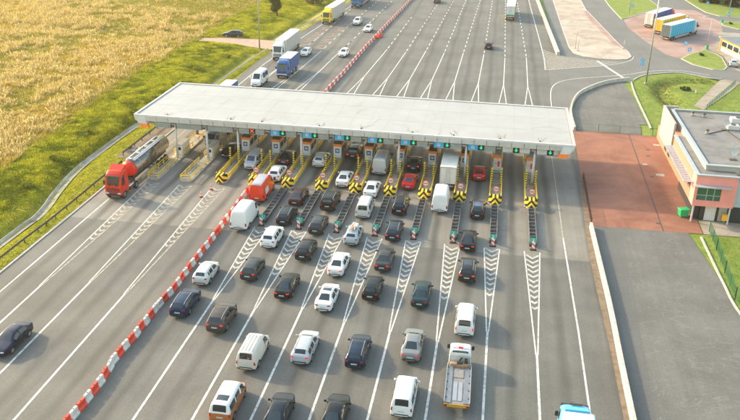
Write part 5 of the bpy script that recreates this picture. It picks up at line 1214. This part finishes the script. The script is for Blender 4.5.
# seventh
car('mpv',cW,-0.9,79.0,'white passenger van right in front of the tow truck',cat='van',metal=0,brake=True)
car('suv',(.05,.045,.042),-1.25,90.9,'dark estate with large glass roof and roof rails',extra='panorama',brake=True)
car('sedan',cK,-1.6,99.6,'black saloon beside a crash cushion, behind the dark car with blue roof',brake=True)
car('estate',(.03,.035,.04),-0.75,110.3,'dark estate with bluish roof panel between two islands',extra='bluetop')
car('hatch',(.48,.02,.02),-1.1,125.0,'red hatchback alone near the booths at the right',brake=True,metal=.1)
# oncoming side
car('sedan',cNV,-47.3,66.0,'navy blue saloon driving toward the viewer at lower left',rz=180)
car('mpv',(.40,.41,.42),-37.9,122.3,'silver passenger van driving toward the viewer under the red cross sign',rz=180,cat='van')
car('sedan',cK,-43.2,126.6,'black car facing the viewer under the roof at the left',rz=180)
# beyond the roof
car('minibus',cW,-51.2,171.5,'white minibus emerging behind the toll roof at the left',rz=178,cat='van',metal=0)
far_g = 'cars beyond the toll roof'
car('hatch',cW,-47.7,201.4,'white car right of the white lorry beyond the roof',rz=178,metal=0,group=far_g)
car('hatch',cW,-38.2,203.2,'white car closest to the roof beside the far barrier row',rz=178,metal=0,group=far_g)
car('suv',(.62,.62,.61),-41.9,244.5,'white car farthest up the oncoming lanes',rz=178,metal=0,group=far_g)
car('hatch',(.66,.66,.65),-37.1,235.2,'white car beside the far barrier row, farther up',rz=178,metal=0,group=far_g)
car('hatch',(.055,.05,.045),-2.2,221.6,'small black car driving away beyond the toll roof',brake=True,group=far_g)
car('sedan',cDG,-21.8,290.4,'dark car at the very top edge of the motorway',group=far_g)
car('hatch',(.50,.52,.53),59.6,217.3,'silver hatchback parked outside the shop with dark roof',rz=-12,group='parked cars')
car('estate',(.08,.085,.09),-72.2,217.6,'dark grey car parked on the field track at the left',rz=100,group='parked cars',z=.06)

# ---------------------------------------------------------------- lorries
def lorry(name, label, x, y, rz, cabcol, group='lorries', cab='cab', z=0.006):
    t = thing(name, label, 'truck', (x,y,z), math.radians(rz), group); t.scale = {'tanker_truck':(1.1,1.12,1.2),'tow_truck':(1.05,1.03,1.08)}.get(name,(1.1,1.08,1.15)); return t
def box_trailer(t, y0, y1, side, roof=TARP, rear=None, z0=1.05, z1=3.95, hw=1.25, stripe=None, axles=(), doors=True, lights=True):
    """cargo box between y0 (rear) and y1 (front), with frame, doors, wheels"""
    MB().box(-hw,-hw+.06,y0+.08,y1,z0,z1-.04).build('side_panel', side, t); MB().box(hw-.06,hw,y0+.08,y1,z0,z1-.04).build('side_panel', side, t)
    MB().box(-hw+.06,hw-.06,y1-.06,y1,z0,z1-.04).build('front_panel', side, t)
    nb = 9; mb = MB()
    vs = []
    for i in range(nb+1):
        yy = lerp(y0+.05,y1-.02,i/nb); sag = .025*(i%2)
        vs += [(-hw+.01,yy,z1-.05),(-hw+.12,yy,z1+.0),(0,yy,z1+.035-sag),(hw-.12,yy,z1+.0),(hw-.01,yy,z1-.05)]
    mb.add(vs, [(i*5+j,i*5+j+1,(i+1)*5+j+1,(i+1)*5+j) for i in range(nb) for j in range(4)]+[(0,1,2,3,4),tuple(nb*5+q for q in range(5))]).build('roof', roof, t)
    for s in (-1,1):
        d = MB().box(min(0.01*s,s*(hw-.05)),max(0.01*s,s*(hw-.05)),y0,y0+.07,z0+.02,z1-.08).build('rear_door', rear or side, t); MB().box(s*.25-.02,s*.25+.02,y0-.04,y0-.003,z0+.1,z1-.15).build('lock_rod', STEEL, d)
    MB().box(-hw-.01,-hw+.09,y0-.02,y0+.08,z0-.05,z1-.05).box(hw-.09,hw+.01,y0-.02,y0+.08,z0-.05,z1-.05).box(-hw,hw,y0-.02,y0+.08,z1-.1,z1-.04).build('rear_frame', STEEL, t)
    MB().box(-.5,.5,y0+.1,y1+1.0,z0-.3,z0-.003).build('chassis', UNDER, t); MB().box(-hw+.05,hw-.05,y0-.03,y0+.12,.55,.72).build('bumper', STEEL, t)
    for s in (-1,1): MB().box(s*.95-.22,s*.95+.22,y0-.07,y0-.032,.56,.70).build('taillight', TLR, t)
    for s in (-1,1): MB().box(s*(hw-.05)-.03,s*(hw-.05)+.03,y0+3.2,y1-2.5,.5,.95).build('side_guard', STEEL, t)
    wheels(t, [(s*(hw-.22),a) for a in axles for s in (-1,1)], .48, .34)
    ns = int((y1-y0)/1.25); sm = MB().box(-.012,.012,-.03,.03,z0+.02,z1-.3).mesh('strap', STEELD)
    for i in range(1,ns):
        for s in (-1,1): o = link('strap', sm, t); o.location = (s*(hw+.013),lerp(y0,y1,i/ns),0)
    for s in (-1,1): MB().box(s*.95-.2,s*.95+.2,y0+.9,y0+.94,.15,.6).build('mudflap', RUBBER, t)
    if stripe: MB().box(-hw-.012,-hw-.002,y0+.3,y1-.3,z0+.15,z0+.7).box(hw+.002,hw+.012,y0+.3,y1-.3,z0+.15,z0+.7).build('stripe', stripe, t)
def tractor(t, col, dy, cab='cab', deflector=True, acc=None, metal=.05):
    pm = paint(col, metal); put_body(cab, t, pm, None, False, dy); sp = SPEC[cab]
    wheels(t, [(s*(sp['hw']-.2),dy+sp['axles'][0]) for s in (-1,1)], .5 if cab == 'cab' else .42, .32)
    if cab == 'cab':
        MB().box(-.45,.45,dy-4.6,dy-.9,.6,.95).build('chassis', UNDER, t)
        wheels(t, [(s*1.0,dy-3.4) for s in (-1,1)], .5, .5)
        for s in (-1,1): MB().cyl((s*.95,dy-2.6,.72),(s*.95,dy-1.4,.72),.33,n=14).build('fuel_tank', CHROME, t)
        MB().box(-1.22,-.8,dy-2.6,dy-1.2,.95,1.03).box(.8,1.22,dy-2.6,dy-1.2,.95,1.03).build('catwalk', STEEL, t)
        MB().box(-.95,.95,dy+1.14,dy+1.2,.62,.78).build('bumper_grille', UNDER, t); gr = MB().box(-.86,.86,dy+1.12,dy+1.19,.98,1.5).build('grille', UNDER, t)
        for q in range(3): MB().box(-.82,.82,dy+1.192,dy+1.205,1.05+q*.15,1.10+q*.15).build('grille_bar', pm, gr)
        for s in (-1,1): MB().box(s*.45-.03,s*.45+.03,dy+1.0,dy+1.13,1.72,2.05).build('wiper', UNDER, t)
        for s in (-1,1): MB().box(min(s*1.0,s*1.24),max(s*1.0,s*1.24),dy-.35,dy+.85,1.02,1.08).build('wheel_arch', pm, t)
        MB().box(-1.1,1.1,dy+.80,dy+1.02,2.98,3.05).build('sun_visor', UNDER, t)
        if deflector: MB().add([(-.95,dy-1.1,3.5),(.95,dy-1.1,3.5),(.95,dy-1.1,3.95),(-.95,dy-1.1,3.95),(-.85,dy+.15,3.42),(.85,dy+.15,3.42)], [(0,1,2,3),(3,2,5,4),(0,3,4),(1,5,2),(0,4,5,1)]).build('roof_deflector', pm, t)
        if acc: MB().box(-.9,.9,dy+1.19,dy+1.215,.85,1.08).build('front_stripe', acc, t)
# orange-red tanker at the left toll lane, facing the viewer
t = lorry('tanker_truck','orange red tanker lorry with polished steel tank at the leftmost lane',-53.75,103.8,180,None)
tractor(t,(.66,.03,.008),-1.2,deflector=True)
for y0,y1,r0,r1 in ((-17.0,-16.6,.75,1.15),(-16.6,-5.3,1.15,1.15),(-5.3,-4.9,1.15,.75)):
    mb = MB(); n = 24
    vs = [(1.22*math.cos(2*math.pi*i/n)*r/1.15, y, 2.25+1.08*math.sin(2*math.pi*i/n)*r/1.15) for y,r in ((y0,r0),(y1,r1)) for i in range(n)]
    mb.add(vs, [(i,(i+1)%n,n+(i+1)%n,n+i) for i in range(n)]+[tuple(range(n)),tuple(range(n,2*n))]).build('tank' if r0 == r1 else 'tank_end', CHROME if (y1 < -5) else paint((.66,.03,.008),.05), t, True)
for y in (-14.5,-12.0,-9.3,-6.8):
    mb = MB(); n = 24; vs = [(1.245*math.cos(2*math.pi*i/n), yy, 2.25+1.105*math.sin(2*math.pi*i/n)) for yy in (y-.06,y+.06) for i in range(n)]; mb.add(vs, [(i,(i+1)%n,n+(i+1)%n,n+i) for i in range(n)]).build('band', STEEL, t)
    MB().cyl((0,y+.9,3.3),(0,y+.9,3.48),.28,n=14).build('hatch', STEEL, t)
MB().box(-.42,-.36,-16,-5.8,3.3,3.46).box(.36,.42,-16,-5.8,3.3,3.46).box(-.7,-.42,-16,-5.8,3.27,3.3).box(.42,.7,-16,-5.8,3.27,3.3).build('walkway', TARP, t)
MB().box(-.5,.5,-16.8,-4.9,.85,1.25).build('chassis', UNDER, t); wheels(t, [(s*1.0,a) for a in (-15.3,-14.0,-12.7) for s in (-1,1)], .5, .36)
for s in (-1,1): MB().box(s*1.15-.03,s*1.15+.03,-11.5,-6.5,.5,1.0).build('side_guard', STEEL, t)
# white box lorry at the booths, driving away
t = lorry('box_truck','white box lorry at the booths ahead of the white tall van',-5.75,118.0,0,None); box_trailer(t,0,6.6,mat('box_side',(.66,.65,.62),.5,var=.05),rear=mat('box_door',(.60,.59,.56),.5,var=.06),z0=.95,z1=3.35,hw=1.16,axles=(1.4,)); tractor(t,cW,7.9,'lowcab')
# tow truck
t = lorry('tow_truck','white flatbed tow truck with empty aluminium deck and orange light',-0.9,63.1,1.0,None)
tractor(t,cW,7.6,'lowcab'); MB().box(-.45,.45,.3,7.0,.55,.85).build('chassis', UNDER, t)
ALU = mat('aluminium_deck',(.25,.26,.265),.4,metal=.5,var=.12); ALU2 = mat('worn_deck',(.27,.255,.24),.55,metal=.3,var=.2,scale=3)
MB().box(-1.1,1.1,.1,6.3,.86,.94).build('deck', ALU2, t)
for s in (-1,1):
    MB().box(s*.83-.27,s*.83+.27,.12,6.2,.945,1.02).build('runway', ALU, t); MB().box(s*1.13-.03,s*1.13+.03,.1,6.3,.84,1.12).build('side_rail', STEEL, t)
    for i in range(5): MB().box(s*1.0-.05,s*1.0+.05,.8+i*1.2,.95+i*1.2,1.02,1.06).build('tie_slot', UNDER, t)
MB().box(-.42,-.04,.5,3.4,.945,.985).box(.04,.42,.5,3.4,.945,.985).build('ramp', mat('ramp_alloy',(.36,.37,.39),.4,metal=.4,var=.06), t)
MB().box(-.45,.45,4.1,5.4,.945,.99).build('toolbox_lid', ALU2, t)
MB().bbox(-.9,.9,5.85,6.25,.95,1.3,.05).build('winch_housing', mat('rusty_guard',(.36,.22,.12),.7,var=.25,scale=3), t); MB().cyl((-.25,6.0,1.35),(.25,6.0,1.35),.16,n=12).build('winch', UNDER, t)
MB().bar((-.9,6.42,1.0),(-.9,6.42,1.75),.07).bar((.9,6.42,1.0),(.9,6.42,1.75),.07).bar((-.9,6.42,1.75),(.9,6.42,1.75),.07).build('headboard', STEEL, t)
MB().cyl((.45,6.33,1.3),(.75,6.33,1.3),.32,n=16).build('spare_wheel', RUBBER, t); MB().bar((-.2,6.3,1.1),(.25,6.6,1.7),.1).build('crane_arm', UNDER, t)
MB().box(-1.12,1.12,-.02,.09,.62,.92).build('rear_beam', mat('amber_beam',(.55,.30,.05),.5,var=.2,scale=4), t)
for s in (-1,1): MB().box(s*.98-.12,s*.98+.12,-.05,-.022,.66,.86).build('taillight', TLR, t)
MB().bbox(-.22,.22,6.95,7.1,2.32,2.48,.04).build('beacon', TLB, t); MB().box(-.75,.75,6.98,7.12,2.28,2.33).build('beacon_bar', STEEL, t)
wheels(t, [(s*.92,1.9) for s in (-1,1)], .42, .4)
# pale blue lorry entering at the bottom right
t = lorry('box_truck','pale blue lorry with white cargo box entering at the bottom right',9.45,60.9,0,None); tractor(t,(.13,.52,.78),-.2,deflector=True); MB().box(-.5,.5,-.15,.05,3.585,3.63).build('roof_hatch', UNDER, t)
box_trailer(t,-14.6,-1.6,mat('pale_blue_side',(.2,.5,.7),.5,var=.05),axles=(-13,-11.7,-10.4))
# lorries beyond the roof, facing the viewer
SG = mat('grey_curtain',(.50,.49,.46),.6,var=.06,scale=.6); SB = mat('blue_curtain',(.03,.11,.32),.55,var=.08); SDB = mat('royal_blue_curtain',(.02,.07,.30),.55,var=.08); SY = mat('amber_curtain',(.85,.40,.01),.55,var=.06); SC = mat('cyan_curtain',(.02,.40,.62),.55,var=.06); GR = mat('green_stripe',(.04,.30,.12),.5,var=0); SW = mat('white_curtain',(.66,.65,.62),.55,var=.05)
t = lorry('semi_truck','white articulated lorry facing the viewer on the far left lane',-53.0,193.2,179,None); tractor(t,cW,-1.2); box_trailer(t,-16.2,-2.9,SG,axles=(-14.5,-13.2,-11.9))
t = lorry('box_truck','blue lorry with white roof just beyond the toll roof',-47.5,176.8,179,None); tractor(t,(.04,.13,.36),-1.2,deflector=False,acc=WHITE); box_trailer(t,-9.2,-2.5,SB,z1=3.6,axles=(-7.4,))
t = lorry('semi_truck','yellow lorry cab with pale trailer on the far left lane',-50.9,241.0,176,None); tractor(t,(.85,.55,.02),-1.2,acc=GR); box_trailer(t,-16.2,-2.9,SG,axles=(-14.5,-13.2,-11.9),stripe=None)
t = lorry('semi_truck','blue lorry at the top edge of the oncoming lanes',-47.4,270.5,176,None); tractor(t,(.06,.20,.42),-1.2); box_trailer(t,-16.2,-2.9,SB,axles=(-14.5,-13.2,-11.9))
t = lorry('semi_truck','white and blue lorry half hidden behind the left end of the roof',-53.9,147.5,179,None); tractor(t,cW,-1.2); box_trailer(t,-12.6,-2.9,SB,rear=SB,z1=3.75,axles=(-11,-9.7)); t.scale = (1,1,1)
t = lorry('semi_truck','white lorry with green stripe driving away at the top right lanes',3.3,262.2,-1.5,None); tractor(t,cW,14.6); box_trailer(t,0,13.2,SW,axles=(1.6,2.9,4.2)); MB().box(-1.1,1.1,-.05,-.045,1.3,1.75).build('rear_stripe', GR, t); MB().box(-1.1,-.5,-.06,-.051,1.08,1.25).box(.5,1.1,-.06,-.051,1.08,1.25).build('rear_lamps', AMB, t)
t = thing('coach', 'blue grey lorry facing the viewer under the left part of the roof', 'truck', (-47.8,129.0,.006), math.radians(180), 'lorries'); tractor(t,(.16,.26,.36),-1.2,'lowcab'); box_trailer(t,-9.0,-2.3,SG,z0=.9,z1=2.9,hw=1.1,axles=(-7.2,)); t.name = 'box_truck'
# parked articulated lorries at the top right, noses to the right
for (rx,ry,fx,fy,sd,cabc,lab) in ((44.9,261.8,58.6,284.5,SDB,(.55,.03,.03),'parked lorry with royal blue trailer and red cab at top right'),(46.2,252.4,60.6,272.0,SY,cW,'parked lorry with amber trailer between two blue ones'),(47.1,244.2,61.0,262.6,SC,(.5,.5,.5),'parked lorry with bright cyan trailer, nearest of the three')):
    a = math.atan2(-(fx-rx), fy-ry)
    t = thing('semi_truck', lab, 'truck', (rx,ry,.012), a, 'parked lorries'); t.scale = (1.15,1.08,1.15)
    box_trailer(t,0,13.4,sd,rear=(SW if sd is SDB else (SY if sd is SY else mat('dark_door',(.10,.13,.14),.5,var=.1))),axles=(1.6,2.9,4.2)); tractor(t,cabc,14.9,deflector=(sd is SDB))

# ================================================================ AIR
hz = MB().box(-1520,1520,-1520,1520,-3.0,49.5).build('haze', None)
hm = bpy.data.materials.new('warm_haze'); hm.use_nodes = True; HN = hm.node_tree.nodes; HN.remove(HN['Principled BSDF'])
pv = HN.new('ShaderNodeVolumePrincipled'); pv.inputs['Color'].default_value = (1.0, 0.94, 0.82, 1); pv.inputs['Density'].default_value = 0.00016; pv.inputs['Anisotropy'].default_value = 0.35
hm.node_tree.links.new(pv.outputs[0], HN['Material Output'].inputs['Volume'])
hz.data.materials.append(hm); tag(hz, 'thin warm haze filling the air over the plaza', 'haze', None, 'stuff')
